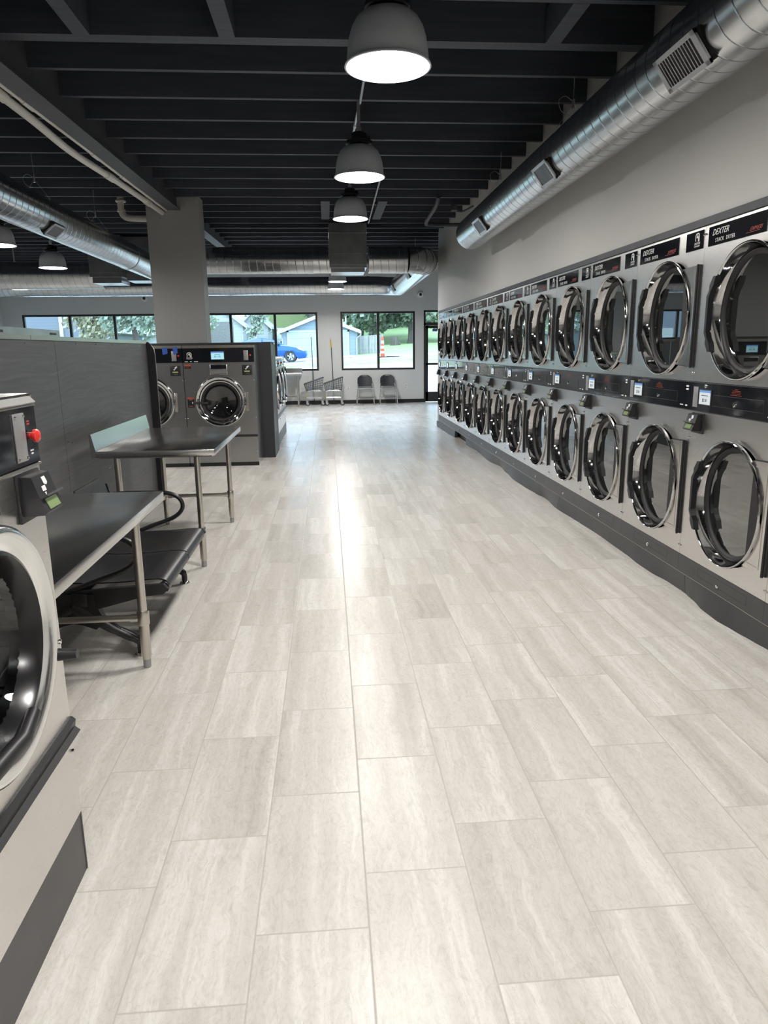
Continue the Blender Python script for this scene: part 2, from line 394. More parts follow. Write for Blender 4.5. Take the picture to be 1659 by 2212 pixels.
# steel beam under the joists, interrupted by the column
def ibeam(y0, y1, name):
    b = MB()
    def sh(x0, x1, h0, h1):
        vs = [b.b.verts.new((x, y, zj(10.8) - .155 + (y - 10.8) * .0255 + h)) for x in (x0, x1) for y in (y0, y1) for h in (h0, h1)]
        for q in ((0, 1, 3, 2), (4, 6, 7, 5), (0, 4, 5, 1), (2, 3, 7, 6), (0, 2, 6, 4), (1, 5, 7, 3)): b.b.faces.new([vs[i] for i in q])
    sh(-2.155, -1.985, 0, .014); sh(-2.078, -2.062, .014, .15); sh(-2.045, -2.03, .014, .40)
    return struct(b.build(name, 'beam', None, smooth=0))
ibeam(YB, 10.81, 'ceiling_beam'); ibeam(11.21, YF - .01, 'ceiling_beam')

# ---------------------------------------------------------------- windows and entrance
def window(n, x0, x1, z0, z1, mull, name=None):
    f = .055; b = MB(); y0, y1 = YF + .02, YF + .10
    b.box(x0, x1, y0, y1, z1 - f, z1).box(x0, x1, y0, y1, z0, z0 + f)
    b.box(x0, x0 + f, y0, y1, z0 + f, z1 - f).box(x1 - f, x1, y0, y1, z0 + f, z1 - f)
    ed = [x0 + f]
    for m in mull: b.box(m - .035, m + .035, y0, y1, z0 + f, z1 - f); ed += [m - .035, m + .035]
    ed.append(x1 - f)
    o = struct(b.build('window_%d' % n, 'frame', None, smooth=0))
    for i in range(0, len(ed), 2): bx('window_pane', 'window_glass', o, ed[i], ed[i+1], YF + .055, YF + .063, z0 + f, z1 - f)
    return o
window(1, *OPEN[0], [-7.075, -5.87]); window(2, *OPEN[1], [-2.685, -1.45]); window(3, *OPEN[2], [1.475])
x0, x1 = 2.79, 3.80
b = MB(); y0, y1 = YF + .02, YF + .10
b.box(x0, x0 + .055, y0, y1, 0, 2.61).box(x1 - .055, x1, y0, y1, 0, 2.61).box(x0, x1, y0, y1, 2.555, 2.61).box(x0, x1, y0, y1, 2.19, 2.27)
fr = struct(b.build('door_frame', 'frame', None, smooth=0))
bx('window_pane', 'window_glass', fr, x0 + .055, x1 - .055, YF + .055, YF + .063, 2.27, 2.555)
text('house_number', '3', .26, 'white_mark', fr, 3.035, YF + .064, 2.41, ext=.001, fn=lambda a, b_, c: (3.035 - a, YF + .066 + c, 2.41 + b_))
d = MB(); xa, xb = x0 + .06, x1 - .06; yy0, yy1 = YF + .035, YF + .08
d.box(xa, xa + .07, yy0, yy1, .02, 2.185).box(xb - .07, xb, yy0, yy1, .02, 2.185).box(xa, xb, yy0, yy1, 2.11, 2.185).box(xa, xb, yy0, yy1, .02, .30).box(xa, xb, yy0, yy1, 1.07, 1.13)
dr = struct(d.build('door_1', 'frame', None, smooth=0))
bx('door_pane', 'window_glass', dr, xa + .07, xb - .07, YF + .055, YF + .063, .30, 1.07)
bx('door_pane', 'window_glass', dr, xa + .07, xb - .07, YF + .055, YF + .063, 1.13, 2.11)
bx('door_closer', 'black', dr, xa + .25, xa + .55, YF - .03, YF + .03, 2.10, 2.16)
bx('door_sticker', mat('blue_sticker', (.10, .13, .45), .5), dr, xa + .2, xa + .34, YF + .052, YF + .054, 2.02, 2.09)

# ---------------------------------------------------------------- spiral ducts
def smooth_path(pts, n=6):
    out = []
    for i in range(len(pts) - 1):
        p0, p1, p2, p3 = [Vector(pts[max(0, min(len(pts)-1, j))]) for j in (i-1, i, i+1, i+2)]
        for k in range(n):
            t = k / n; out.append(.5*((2*p1) + (p2-p0)*t + (2*p0-5*p1+4*p2-p3)*t*t + (3*p1-p0-3*p2+p3)*t**3))
    out.append(Vector(pts[-1])); return out
def grille(parent, w_, h_, name='vent'):
    """rectangular register facing local -z of its frame; returns the mesh builder pieces"""
    b = MB(); t = .022
    b.box(-w_/2, w_/2, -h_/2, -h_/2 + t, -.012, .0).box(-w_/2, w_/2, h_/2 - t, h_/2, -.012, .0)
    b.box(-w_/2, -w_/2 + .035, -h_/2, h_/2, -.012, .0).box(w_/2 - .035, w_/2, -h_/2, h_/2, -.012, .0)
    n = 13
    for k in range(n):
        u = -w_/2 + .045 + (w_ - .09) * k / (n - 1); b.box(u - .0035, u + .0035, -h_/2 + t, h_/2 - t, -.008, .006)
    o = b.build(name, 'grille', parent, smooth=0)
    bb = MB().box(-w_/2 + .004, w_/2 - .004, -h_/2 + .004, h_/2 - .004, .008, .05).build('vent_collar', 'rubber', o, smooth=0)
    return o
def spiral_duct(name, label, p, length, r, rz=0, vents=(), hang=(), group=None, caps=True, collars=(), tilt=0):
    """duct along local +y from p; vents: (distance, angle from -z towards -x)"""
    o = MB().lathe([(r, 0), (r, length)], lambda a, b, t: (a, t, b), 64, cap0=caps, cap1=caps).build(name, 'duct', None)
    o.location = p; o.rotation_euler = (tilt, 0, rz); tag(o, label, 'duct', group)
    for t in collars: MB().lathe([(r, t - .05), (r + .006, t - .045), (r + .006, t + .045), (r, t + .05)], lambda a, b, q: (a, q, b), 48).build('collar_band', 'duct_plain', o)
    for (t, an, w_, h_) in vents:
        g = grille(o, w_, h_); a = math.radians(an); nx, nz = -math.sin(a), -math.cos(a)
        g.matrix_local = Matrix(((0, nz, -nx, nx*(r+.012)), (1, 0, 0, t), (0, -nx, -nz, nz*(r+.012)), (0, 0, 0, 1)))
    for t, zt in hang:
        c = MB(); top = zt - p[2]
        c.tube([(0, t, top), (0, t, r + .13)], .0025, 6).tube([(-r*.72, t, r*.72), (0, t, r + .14), (r*.72, t, r*.72)], .002, 5).cyl((0, t, r + .11), (0, t, r + .17), .010, 8)
        c.tube(smooth_path([(0, t, r + .15), (-.06, t, r + .19), (-.11, t, r + .16), (-.09, t, r + .09), (-.02, t, r + .06)], 5), .0018, 5)
        c.build('hanger_cable', 'emt', o)
    return o
RD = .195
spiral_duct('spiral_duct', 'long silver spiral duct hung along the right wall above the dryers', (1.893, -3.0, 2.973), 12.62, RD,
            vents=((6.66, 53, .40, .17), (8.87, 53, .36, .17), (11.28, 53, .36, .17)), hang=((8.75, zj(5.7)), (11.05, zj(8.2)), (6.0, 3.45)))
spiral_duct('spiral_duct', 'long silver spiral duct running on the left side towards the wide grey column', (-2.97, -3.0, 2.955), 16.6, RD,
            vents=((11.25, -40, .34, .17), (7.0, -40, .34, .17)), hang=((11.2, zj(8.1)), (13.2, zj(10.2)), (9, zj(6))), collars=(14.6,))
def arc_tube(name, label, pts, r, parent=None):
    o = MB().tube(pts, r, 40, cap=False).build(name, 'duct_plain', parent)
    return o
# duct loop at the far end: near cross run, elbow at the right wall, side run, far cross run
za, ra, ya, xe = 3.085, .225, 13.35, 1.85
A = spiral_duct('spiral_duct', 'silver spiral cross duct between the wide column and the sheet metal plenum', (-2.6, ya, za), 2.72, ra, -PI/2, vents=((1.05, 60, .34, .17),), caps=True, collars=(2.35,))
A2 = spiral_duct('spiral_duct', 'short silver spiral duct from the plenum to the elbow at the right wall', (.78, ya, za), .69, ra, -PI/2, caps=True, collars=(.58,))
el = MB(); R = .38
pts = [(1.47 + R*math.sin(t), ya + R*(1 - math.cos(t)), za) for t in [k*PI/2/5 for k in range(6)]]
el.tube(pts, ra, 44, cap=False)
for q in range(1, 5):
    P = Vector(pts[q]); D = (Vector(pts[q+1]) - Vector(pts[q-1])).normalized(); S = Vector((D.y, -D.x, 0))
    el.tube([P + ra*1.012*(S*math.cos(a) + Vector((0, 0, 1))*math.sin(a)) for a in [k*2*PI/40 for k in range(40)]], .007, 6, closed=True)
tag(el.build('duct_elbow', 'duct_plain'), 'segmented silver duct elbow turning beside the right wall', 'duct')
spiral_duct('spiral_duct', 'silver spiral side duct running back from the elbow to the far wall', (xe, ya + R, za), 5.0, ra, 0, vents=((1.1, 62, .34, .16), (4.3, 62, .34, .16)), caps=False, hang=((1.5, zj(15.2)),))
zb_ = za + .06; yb_ = ya + R + 5.0; el = MB(); R2 = .5
pts2 = [(xe - R2 + R2*math.cos(t), yb_ + R2*math.sin(t), za + .06*k/5) for k, t in [(k, k*PI/2/5) for k in range(6)]]
el.tube(pts2, ra, 44, cap=False)
tag(el.build('duct_elbow', 'duct_plain'), 'silver duct elbow in the far right corner near the entrance', 'duct')
spiral_duct('spiral_duct', 'thin silver spiral duct running along the top of the far window wall', (xe - R2, yb_ + R2, zb_), 9.9, ra, PI/2, vents=((2.6, -70, .34, .17), (5.9, -70, .34, .17), (7.9, -70, .34, .17)), caps=True, collars=(.25, 4.4))
b = MB().box(.085, .74, 13.05, 13.75, 2.98, zj(13) - .01).box(.09, .735, 13.06, 13.74, 2.93, 2.98).box(.11, .70, 13.10, 13.70, 2.86, 2.93)
for z in (3.50, 3.16): b.box(.078, .747, 13.043, 13.757, z, z + .012)
tag(b.build('duct_plenum', 'sheet', None, smooth=0), 'square sheet metal plenum box rising to the ceiling in the middle of the cross duct', 'duct')
# left far side
spiral_duct('spiral_duct', 'wide silver spiral cross duct at the far left behind the hanging lamps', (-8.7, 15.5, 3.06), 4.25, .265, -PI/2, vents=((3.1, 62, .42, .18),), caps=True)
b = MB().box(-4.48, -3.86, 14.65, 15.3, 2.95, zj(15) - .01).box(-4.44, -3.9, 14.68, 15.28, 2.84, 2.95).box(-3.855, -3.2, 14.9, 15.5, 2.90, zj(15) - .01)
for z in (3.28,): b.box(-4.49, -3.85, 14.64, 15.31, z, z + .012); b.box(-3.85, -3.19, 14.89, 15.51, z, z + .012)
b.box(-3.85, -3.19, 14.89, 15.51, 3.02, 3.03); b.box(-4.49, -3.85, 14.64, 15.31, 3.02, 3.03)
tag(b.build('duct_plenum', 'sheet', None, smooth=0), 'stepped sheet metal plenum boxes left of the wide column', 'duct')

# ---------------------------------------------------------------- pipes and conduits
def zp(y): return zj(y) - .17
b = MB(); path = smooth_path([(-2.25, -3, zp(-3)+.06), (-2.25, 3, zp(3)+.03), (-2.25, 5.3, zp(5.3) + .01), (-2.25, 6.3, zp(6.3) - .01), (-2.25, 7.2, zp(7.2)-.045), (-2.245, 8.6, zp(8.6) - .025), (-2.24, 10.2, zp(10.2) - .015), (-2.238, 10.815, zp(10.8) - .015)])
b.tube(path, .033, 14)
for y in (5.05, 5.75, 8.3, 9.9):
    k = min(range(len(path)), key=lambda i: abs(path[i].y - y)); b.tube([path[k-1].lerp(path[k], .5), path[k], path[k].lerp(path[k+1], .5)], .040, 14)
b.cyl((-2.25, 5.42, zp(5.4) - .03), (-2.25, 5.42, zp(5.4) + .06), .03, 12)
tag(b.build('pipe', 'pvc'), 'thick white plastic pipe clipped under the ceiling beam', 'pipe')
b = MB(); path = smooth_path([(-2.19, -3, zp(-3) + .05), (-2.19, 5, zp(5) + .035), (-2.185, 7, zp(7) + .03), (-2.182, 9, zp(9) + .02), (-2.182, 10.815, zp(10.8) + .02)]); b.tube(path, .017, 12)
for y in (5.9, 7.7, 8.6):
    k = min(range(len(path)), key=lambda i: abs(path[i].y - y)); b.tube([path[k-1].lerp(path[k], .7), path[k], path[k].lerp(path[k+1], .3)], .023, 12)
tag(b.build('pipe', 'pvc'), 'thin white pipe tight against the side of the ceiling beam', 'pipe')
b = MB(); yp = 11.0
b.tube(smooth_path([(-2.84, yp, zj(yp) + .04), (-2.84, yp, 3.50), (-2.80, yp, 3.41), (-2.70, yp, 3.385), (-2.465, yp, 3.38)], 5), .045, 14).cyl((-2.84, yp, 3.50), (-2.84, yp, 3.47), .055, 14)
b.cyl((-2.84, yp, zj(yp) - .02), (-2.84, yp, zj(yp)), .07, 14)
tag(b.build('pipe', 'pvc'), 'short white elbow pipe dropping from the ceiling into the side of the column', 'pipe')
def conduit(label, pts):
    b = MB().tube(pts, .011, 8)
    for p, q in zip(pts[:-1], pts[1:]):
        m = Vector(p).lerp(Vector(q), .45); e = (Vector(q) - Vector(p)).normalized() * .04; b.tube([m - e, m + e], .016, 8)
    return tag(b.build('conduit', 'emt'), label, 'conduit')
conduit('thin bright conduit along the joists between the first and second pendants', [(.335, 4.0, zj(4.0) - .02), (.325, 6.36, zj(6.36) - .02)])
conduit('thin bright conduit from the second pendant junction towards the plenum', [(.315, 6.56, zj(6.5) - .02), (.30, 7.6, zj(7.6) - .02)])
conduit('thin bright conduit slanting right of the third pendant to the plenum', [(.70, 8.95, zj(8.9) - .02), (.77, 12.98, zj(12.9) - .02)])
b = MB(); zz = zj(11.3) - .1
b.tube(smooth_path([(1.62, 10.6, zj(10.6)), (1.62, 10.9, zz), (1.62, 11.9, zz - .05), (1.75, 12.1, zz - .05), (2.19, 12.1, zz - .05)], 5), .03, 10).tube(smooth_path([(1.95, 11.2, zz + .05), (2.05, 11.2, zz - .01), (2.19, 11.0, zz + .03)], 6), .012, 8)
b.box(1.9, 1.98, 11.12, 11.25, zz, zz + .09)
tag(b.build('pipe', 'beam'), 'black painted pipe run under the joists near the end of the right wall', 'pipe')

# ---------------------------------------------------------------- pendant lamps
def make_lamp():
    t = thing('pendant_lamp', '', 'lamp')      # origin at the centre of the rim
    prof = [(.215, -.004), (.213, .004), (.204, .006), (.202, .02), (.198, .07), (.190, .12), (.176, .165), (.155, .20), (.125, .226), (.085, .240), (.0005, .244)]
    MB().lathe(prof + [(.0005, .238), (.083, .234), (.121, .220), (.150, .195), (.171, .16), (.185, .118), (.193, .07), (.197, .02), (.199, .002), (.206, -.006)], fZ(0, 0), 56, closed=True).build('lamp_shade', 'shade', t)
    MB().lathe([(.196, .012), (.0005, .010)], fZ(0, 0), 40).build('diffuser', 'diffuser', t)
    b = MB().lathe([(.0005, .246), (.105, .246), (.112, .252), (.112, .272), (.098, .278), (.066, .282), (.064, .330), (.05, .342), (.0005, .342)], fZ(0, 0), 32)
    for k in range(12):
        a = k*PI/6; b.box(.062, .094, -.004, .004, .280, .318); bmesh.ops.rotate(b.b, verts=b.b.verts[-8:], cent=(0, 0, 0), matrix=Matrix.Rotation(a, 3, 'Z')) if False else None
    b.build('driver_housing', 'black', t)
    MB().cyl((0, 0, .342), (0, 0, 1), .014, 12).cyl((0, 0, .36), (0, 0, .40), .022, 12).build('stem', 'emt', t)
    b = MB().box(-.07, .07, -.04, .04, 0, .035, .004).cyl((0, 0, -.05), (0, 0, 0), .02, 12).cyl((-.04, 0, -.006), (-.04, 0, 0), .008, 8).cyl((.04, 0, -.006), (.04, 0, 0), .008, 8); b.build('canopy_plate', 'emt', t)
    return t
def fit_lamp(t, x, y, z):
    t.location = (x, y, z); q = (y - 5.72) / .6185; off = (q - math.floor(q)) * .6185; top = (zj(y) - .037 if -.02 < off < .065 else zj(y) + .21) - z
    for c in t.children:
        n = c.name.split('.')[0]
        if n == 'canopy_plate': c.location = (0, 0, top)
        if n == 'stem': c.scale = (1, 1, 1); s = (top - .342) / .658; c.location = (0, 0, .342 - .342*s); c.scale = (1, 1, s)
LAMPS = [(.34, 3.90, 2.892, 'largest grey dome pendant lamp, the nearest one at the top of the photo'),
 (.315, 6.45, 2.945, 'grey dome pendant lamp hanging from a bright square ceiling plate, second along the aisle'),
 (.326, 9.12, 3.065, 'grey dome pendant lamp just in front of the sheet metal plenum'),
 (.41, 14.76, 3.075, 'lit pendant lamp right behind the bottom of the plenum, its dome mostly hidden'),
 (.28, 16.93, 3.045, 'small pendant lamp behind the plenum, middle of the three stacked rims'),
 (.27, 18.77, 3.03, 'smallest pendant lamp near the far window wall, lowest of the three stacked rims'),
 (-4.31, 12.28, 2.862, 'pendant lamp hanging left of the column below the left duct'),
 (-4.06, 9.75, 2.86, 'pendant lamp cut off by the left edge of the photo'),
 (-6.5, 16.3, 2.875, 'pendant lamp at the far left, only its flat lit rim showing under the wide duct'),
 (.34, 1.30, 2.86, 'pendant lamp over the aisle just behind the camera'), (.34, -1.30, 2.8, 'pendant lamp over the aisle well behind the camera'),
 (-4.2, 7.1, 2.86, 'pendant lamp over the left aisle beyond the left edge, beside the partition'), (-4.2, 4.4, 2.86, 'pendant lamp over the left aisle near the camera, out of frame')]
l0 = make_lamp(); lamps = []
for i, (x, y, z, lb) in enumerate(LAMPS):
    t = l0 if i == 0 else copy_tree(l0)
    fit_lamp(t, x, y, z); t['label'] = lb; t['group'] = 'grey dome pendant lamps'

# ---------------------------------------------------------------- stack dryers (built facing -y, then turned)
def logo(parent, x, z, s, y=-.003, name='logo'):
    """arch with a horse-head notch"""
    b = MB(); f = lambda u, v, t: (x + u*s, y - t, z + v*s)
    b.prism([(-.5, -.42), (-.5, .2), (-.42, .38), (-.22, .5), (.22, .5), (.42, .38), (.5, .2), (.5, -.5), (.36, -.5), (.36, .18), (.26, .34), (-.26, .34), (-.36, .2), (-.36, -.42)], f, 0, .0008)
    b.prism([(-.22, .02), (-.08, .22), (.04, .30), (.10, .22), (.28, .02), (.30, -.5), (.16, -.5), (.10, -.12), (-.02, -.04), (-.16, -.10)], f, 0, .0008)
    return b.build(name, 'white_mark', parent, smooth=0)
def small_lines(name, m, parent, x, z, wds, h, gap, y):
    b = MB()
    for i, wd in enumerate(wds): b.box(x - wd/2, x + wd/2, y - .0006, y, z - i*gap - h, z - i*gap)
    return b.build(name, m, parent, smooth=0)
def reader(parent, x, z0, z1, wd, dep=.105):
    """wedge shaped card reader; mounting plate z0..z1"""
    h = z1 - z0; b = MB().box(x - wd/2, x + wd/2, -.008, 0, z0, z1, .002)
    ww = wd*.41; zt, zbm = z1 - h*.04, z0 + h*.14
    prof = [(-.008, zt), (-.036, zt - .002), (-.052, z0 + h*.50), (-.067, z0 + h*.23), (-.060, z0 + h*.16), (-.008, zbm)]
    b.prism(prof, lambda u, v, t: (x + t, u, v), -ww, ww)
    r = b.build('card_reader', 'black', parent, smooth=25)
    def on_slope(a, bb, k0, k1, nm, m, off=.001):
        P0 = Vector((0, prof[k0][0], prof[k0][1])); P1 = Vector((0, prof[k1][0], prof[k1][1])); d = P1 - P0; nrm = Vector((0, d.z, -d.y)).normalized()
        if nrm.y > 0: nrm = -nrm
        return P0, d, nrm
    P0, d, nrm = on_slope(0, 0, 1, 2, '', '')
    def at(u, v, t): q = P0 + d*v + nrm*t; return (x + u, q.y, q.z)
    g = MB(); s = ww
    g.prism([(-.10*s, .12), (.28*s, .12), (.34*s, .42), (.16*s, .52), (-.05*s, .45)], at, .0005, .0015)      # pictogram of a hand with a card
    g.prism([(-.42*s, .50), (-.02*s, .50), (-.02*s, .74), (-.42*s, .74)], at, .0005, .0012)
    g.prism([(-.32*s, .80), (-.12*s, .80), (-.22*s, .96)], at, .0005, .0012)
    g.build('pictogram', 'white_mark', r, smooth=0)
    P0, d, nrm = on_slope(0, 0, 2, 3, '', '')
    MB().prism([(-.62*s, .12), (.62*s, .12), (.62*s, .9), (-.62*s, .9)], at, .0005, .002).build('reader_window', 'lcd_dim', r, smooth=0)
    MB().prism([(-.95*s, -.10), (.95*s, -.10), (.95*s, .04), (-.95*s, .04)], at, -.004, .020).build('reader_hood', 'trim', r, smooth=0)
    return r
def dryer_door(parent, cx, cz, r=.352):
    k = r / .352
    sq = lambda a, b, t: (cx - .012 + a*.955, t, cz + b)
    d = MB().lathe([(.346*k, -.002), (.350*k, -.006), (.352*k, -.020), (.3555*k, -.030), (.3525*k, -.0365), (.347*k, -.038), (.3435*k, -.035), (.341*k, -.026), (.336*k, -.006), (.329*k, .014), (.322*k, .030), (.316*k, .040), (.318*k, .046), (.345*k, .012)], sq, 72, closed=True).build('door', 'ring', parent)
    MB().lathe([(.3200*k, .036), (.316*k, .024), (.308*k, .019), (.297*k, .022), (.288*k, .032), (.286*k, .044), (.316*k, .050)], sq, 56, closed=True).build('door_gasket', 'rubber', d)
    MB().lathe([(.289*k, .036), (.0005, .036)], sq, 48).build('door_glass', 'door_glass', d)
    hx = cx - .012 - r*.985      # pull handle bowed away from the ring on the far side
    pr = [(-.010, .205), (.016, .205), (.020, .155), (.004, .128), (-.004, .09), (-.004, -.09), (.004, -.128), (.020, -.155), (.016, -.205), (-.010, -.205), (-.022, -.158), (-.014, -.132), (-.026, -.10), (-.028, .10), (-.014, .132), (-.022, .158)]
    # handle follows the curve of the ring
    MB().prism([(u + .028 + (r - math.sqrt(max(r*r - v*v, 0)))*.72, v) for u, v in pr], lambda u, v, t: (hx + u, t, cz + v), -.052, -.020).build('door_handle', 'black', d, smooth=0)
    hp = MB().prism([(cx + r*.57, -.283), (.424, -.290), (.424, .290), (cx + r*.57, .283), (cx + r*.80, .18), (cx + r*.95, 0), (cx + r*.80, -.18)], lambda u, v, t: (u, t, cz + v), -.021, -.001)
    MB().prism([(cx + r*.55, -.288), (.4275, -.295), (.4275, .295), (cx + r*.55, .288)], lambda u, v, t: (u, t, cz + v), -.004, 0).build('hinge_painted_shadow', 'rubber', d, smooth=0)  # black backing wider than the hinge plate, painted in as its shadow outline
    hp.prism([(.30, -.262), (.402, -.266), (.402, .266), (.30, .262), (.30, .255), (.394, .258), (.394, -.258), (.30, -.255)], lambda u, v, t: (u, t, cz + v), -.024, -.020)
    hp.build('hinge_plate', 'plate_steel', d, smooth=0)
    h = MB().box(.426, .446, -.011, 0, cz - .292, cz + .292)
    for q in (-.275, -.20, .20, .275): h.cyl((.437, -.014, cz + q), (.437, -.010, cz + q), .005, 8)
    h.cyl((.424, -.012, cz - .300), (.424, -.012, cz + .296), .007, 10)
    h.build('hinge', 'black', d, smooth=30)
    return d
def make_dryer():
    t = thing('stack_dryer', '', 'dryer'); hw = .4562
    b = MB()
    for x in (-hw, hw): b.poly([(x, 0, .128), (x, .95, .128), (x, .95, 2.20), (x, 0, 2.20)])
    b.poly([(-hw, .95, .128), (hw, .95, .128), (hw, .95, 2.2), (-hw, .95, 2.2)]); b.poly([(-hw, 0, 2.2), (hw, 0, 2.2), (hw, .95, 2.2), (-hw, .95, 2.2)]); b.poly([(-hw, 0, .128), (hw, 0, .128), (hw, .95, .128), (-hw, .95, .128)])
    b.build('cabinet', 'trim', t, smooth=0)
    C = ((.057, 1.70), (.057, .665))
    b = MB().holed(-hw, hw, 1.321, 2.2025, *C[0], .346, 0).holed(-hw, hw, .245, 1.146, *C[1], .346, 0)
    for z0, z1 in ((1.321, 2.2025), (.245, 1.146)):
        for x in (-hw, hw): b.poly([(x, 0, z0), (x, .02, z0), (x, .02, z1), (x, 0, z1)])
    b.build('front_panel', 'steel', t, smooth=0, fix=False)
    for cx, cz in C:
        dryer_door(t, cx, cz)
        q = MB().lathe([(.335, .048), (.325, .06), (.325, .42)], fY(cx, cz), 48).build('drum', 'drum_wall', t)
        MB().lathe([(.325, .42), (.0005, .42)], fY(cx, cz), 48).build('drum_back', 'drum', q)
    n = bx('name_plate', 'gloss', t, -.415, .145, -.003, 0, 2.082, 2.186)
    text('lettering', 'DEXTER', .046, 'white_mark', n, -.290, -.0035, 2.150, .35, 1.0)
    text('lettering', 'STACK  DRYER', .030, 'white_mark', n, -.238, -.0035, 2.106, 0, .82, space=1.25)
    text('lettering', 'EXPRESS', .026, 'red_mark', n, .052, -.0035, 2.113, .5, 1.1)
    bx('lettering', 'red_mark', n, -.035, .09, -.0036, -.003, 2.098, 2.100)
    n = bx('badge', 'gloss', t, .239, .442, -.003, 0, 2.082, 2.186)
    logo(n, .372, 2.152, .048); text('lettering', 'DEXTER', .018, 'white_mark', n, .372, -.0035, 2.117, .3); text('lettering', 'LAUNDRY', .014, 'white_mark', n, .372, -.0035, 2.102, 0)
    p = MB().box(-hw, hw, -.004, .02, 1.149, 1.318).build('control_panel', 'gloss', t, smooth=0)
    e = MB().box(-hw, hw, -.006, -.003, 1.315, 1.319).box(-hw, hw, -.006, -.003, 1.148, 1.151); e.build('panel_edge', 'trim', p, smooth=0)
    bx('coin_strip', 'grey_plate', p, -.432, -.378, -.008, -.004, 1.172, 1.292, bev=.001)
    s = MB().box(-.358, -.226, -.010, -.004, 1.190, 1.280).build('display', 'trim', p, smooth=0)
    bx('display_screen', 'screen', s, -.353, -.231, -.0112, -.010, 1.194, 1.262); bx('display_header', 'screen_blue', s, -.353, -.231, -.0113, -.010, 1.262, 1.275)
    text('display_price', '$2.50', .026, 'screen_ink', s, -.292, -.0116, 1.217, 0, .85); small_lines('display_text', 'screen_ink', s, -.292, 1.247, (.075,), .004, .006, -.0113)
    d = MB(); 
    for (x0, x1, z0, z1) in ((-.213, .280, 1.190, 1.254),):
        d.box(x0, x1, -.0055, -.004, z1 - .0015, z1).box(x0, x1, -.0055, -.004, z0, z0 + .0015).box(x0, x0 + .0015, -.0055, -.004, z0, z1).box(x1 - .0015, x1, -.0055, -.004, z0, z1)
    d.build('drawer_outline', 'trim', p, smooth=0)
    for (lx, lz) in ((.012, 1.212), (-.298, 1.300)): MB().lathe([(.012, -.003), (.012, -.008), (.009, -.011), (.0005, -.011)], fY(lx, lz), 18).build('lock', 'chrome', p)
    small_lines('warning_text', 'orange_mark', p, .02, 1.296, (.03, .075, .09, .08, .11), .0013, .0078, -.004)
    small_lines('panel_print', 'white_mark', p, .40, 1.295, (.03, .03), .010, .018, -.004); small_lines('panel_print', 'white_mark', p, .40, 1.178, (.026,), .009, .02, -.004); small_lines('panel_print', 'white_mark', p, .34, 1.178, (.04,), .006, .02, -.004)
    reader(t, -.360, 1.019, 1.139, .134)
    l = MB().box(-hw, hw, -.002, .02, .1325, .243).build('lower_panel', 'kick', t, smooth=0)
    d = MB(); x0, x1, z0, z1 = -.214, .30, .166, .219
    d.box(x0, x1, -.0026, -.002, z1 - .0012, z1).box(x0, x1, -.0026, -.002, z0, z0 + .0012).box(x0, x0 + .0012, -.0026, -.002, z0, z1).box(x1 - .0012, x1, -.0026, -.002, z0, z1)
    d.build('access_outline', 'black', l, smooth=0)
    MB().lathe([(.0125, -.001), (.0125, -.006), (.009, -.010), (.0005, -.010)], fY(.013, .178), 18).build('lock', 'chrome', l)
    bx('edge_strip', 'leg_steel', t, -hw, hw, -.003, .01, .1285, .1315)
    screws(t, [(x, z) for z in (2.155, 1.372, .985, .30) for x in (-.445, .445)], .007)
    return t
WD = .9141; Y0 = 3.2925
d0 = make_dryer()
ORD = ['second', 'third', 'fourth', 'fifth', 'sixth', 'seventh', 'eighth', 'ninth', 'tenth', 'eleventh', 'twelfth']
for k in range(-1, 12):
    t = d0 if k == -1 else copy_tree(d0)
    t.location = (XW, Y0 + WD*(k + .5), 0); t.rotation_euler = (0, 0, -PI/2); t['group'] = 'stainless stack dryers along the right wall'
    t['label'] = ('stainless stack dryer nearest the camera, only a sliver past the right edge' if k == -1 else
                  'nearest full stainless stack dryer on the right wall, with the large $2.50 screen' if k == 0 else
                  'last stainless stack dryer of the row, next to the entrance door end of the wall' if k == 11 else
                  'stainless two-door stack dryer, %s full unit of the right wall row from the camera' % ORD[k-1])
# charcoal trim over the dryers and the wavy toe board beneath them
for i, (ya_, yb2) in enumerate(((2.36, 4.85), (4.853, 7.3), (7.303, 9.76), (9.763, 12.2), (12.203, 14.276))):
    struct(bx('trim_%d' % (i + 1), 'trim', None, XW - .012, XW + .05, ya_, yb2, 2.2045, 2.246))
WAVE = [(2.37, 2.20), (2.9, 2.20), (3.247, 2.215), (3.365, 2.199), (3.507, 2.182), (3.659, 2.166), (3.811, 2.172), (4.014, 2.204), (4.146, 2.219), (4.351, 2.217), (4.563, 2.192), (4.761, 2.190), (5.005, 2.204), (5.632, 2.212), (6.038, 2.200), (6.6, 2.180), (7.086, 2.218), (7.368, 2.190), (7.731, 2.174), (8.163, 2.166), (8.714, 2.202), (9.163, 2.240), (9.626, 2.194), (10.613, 2.236), (11.42, 2.210), (12.40, 2.196), (13.162, 2.176), (14.27, 2.165)]
def wave(y):
    for (a, p), (c, q) in zip(WAVE[:-1], WAVE[1:]):
        if a <= y <= c: s = (y - a)/(c - a); s = s*s*(3 - 2*s); return p + (q - p)*s
    return 2.2
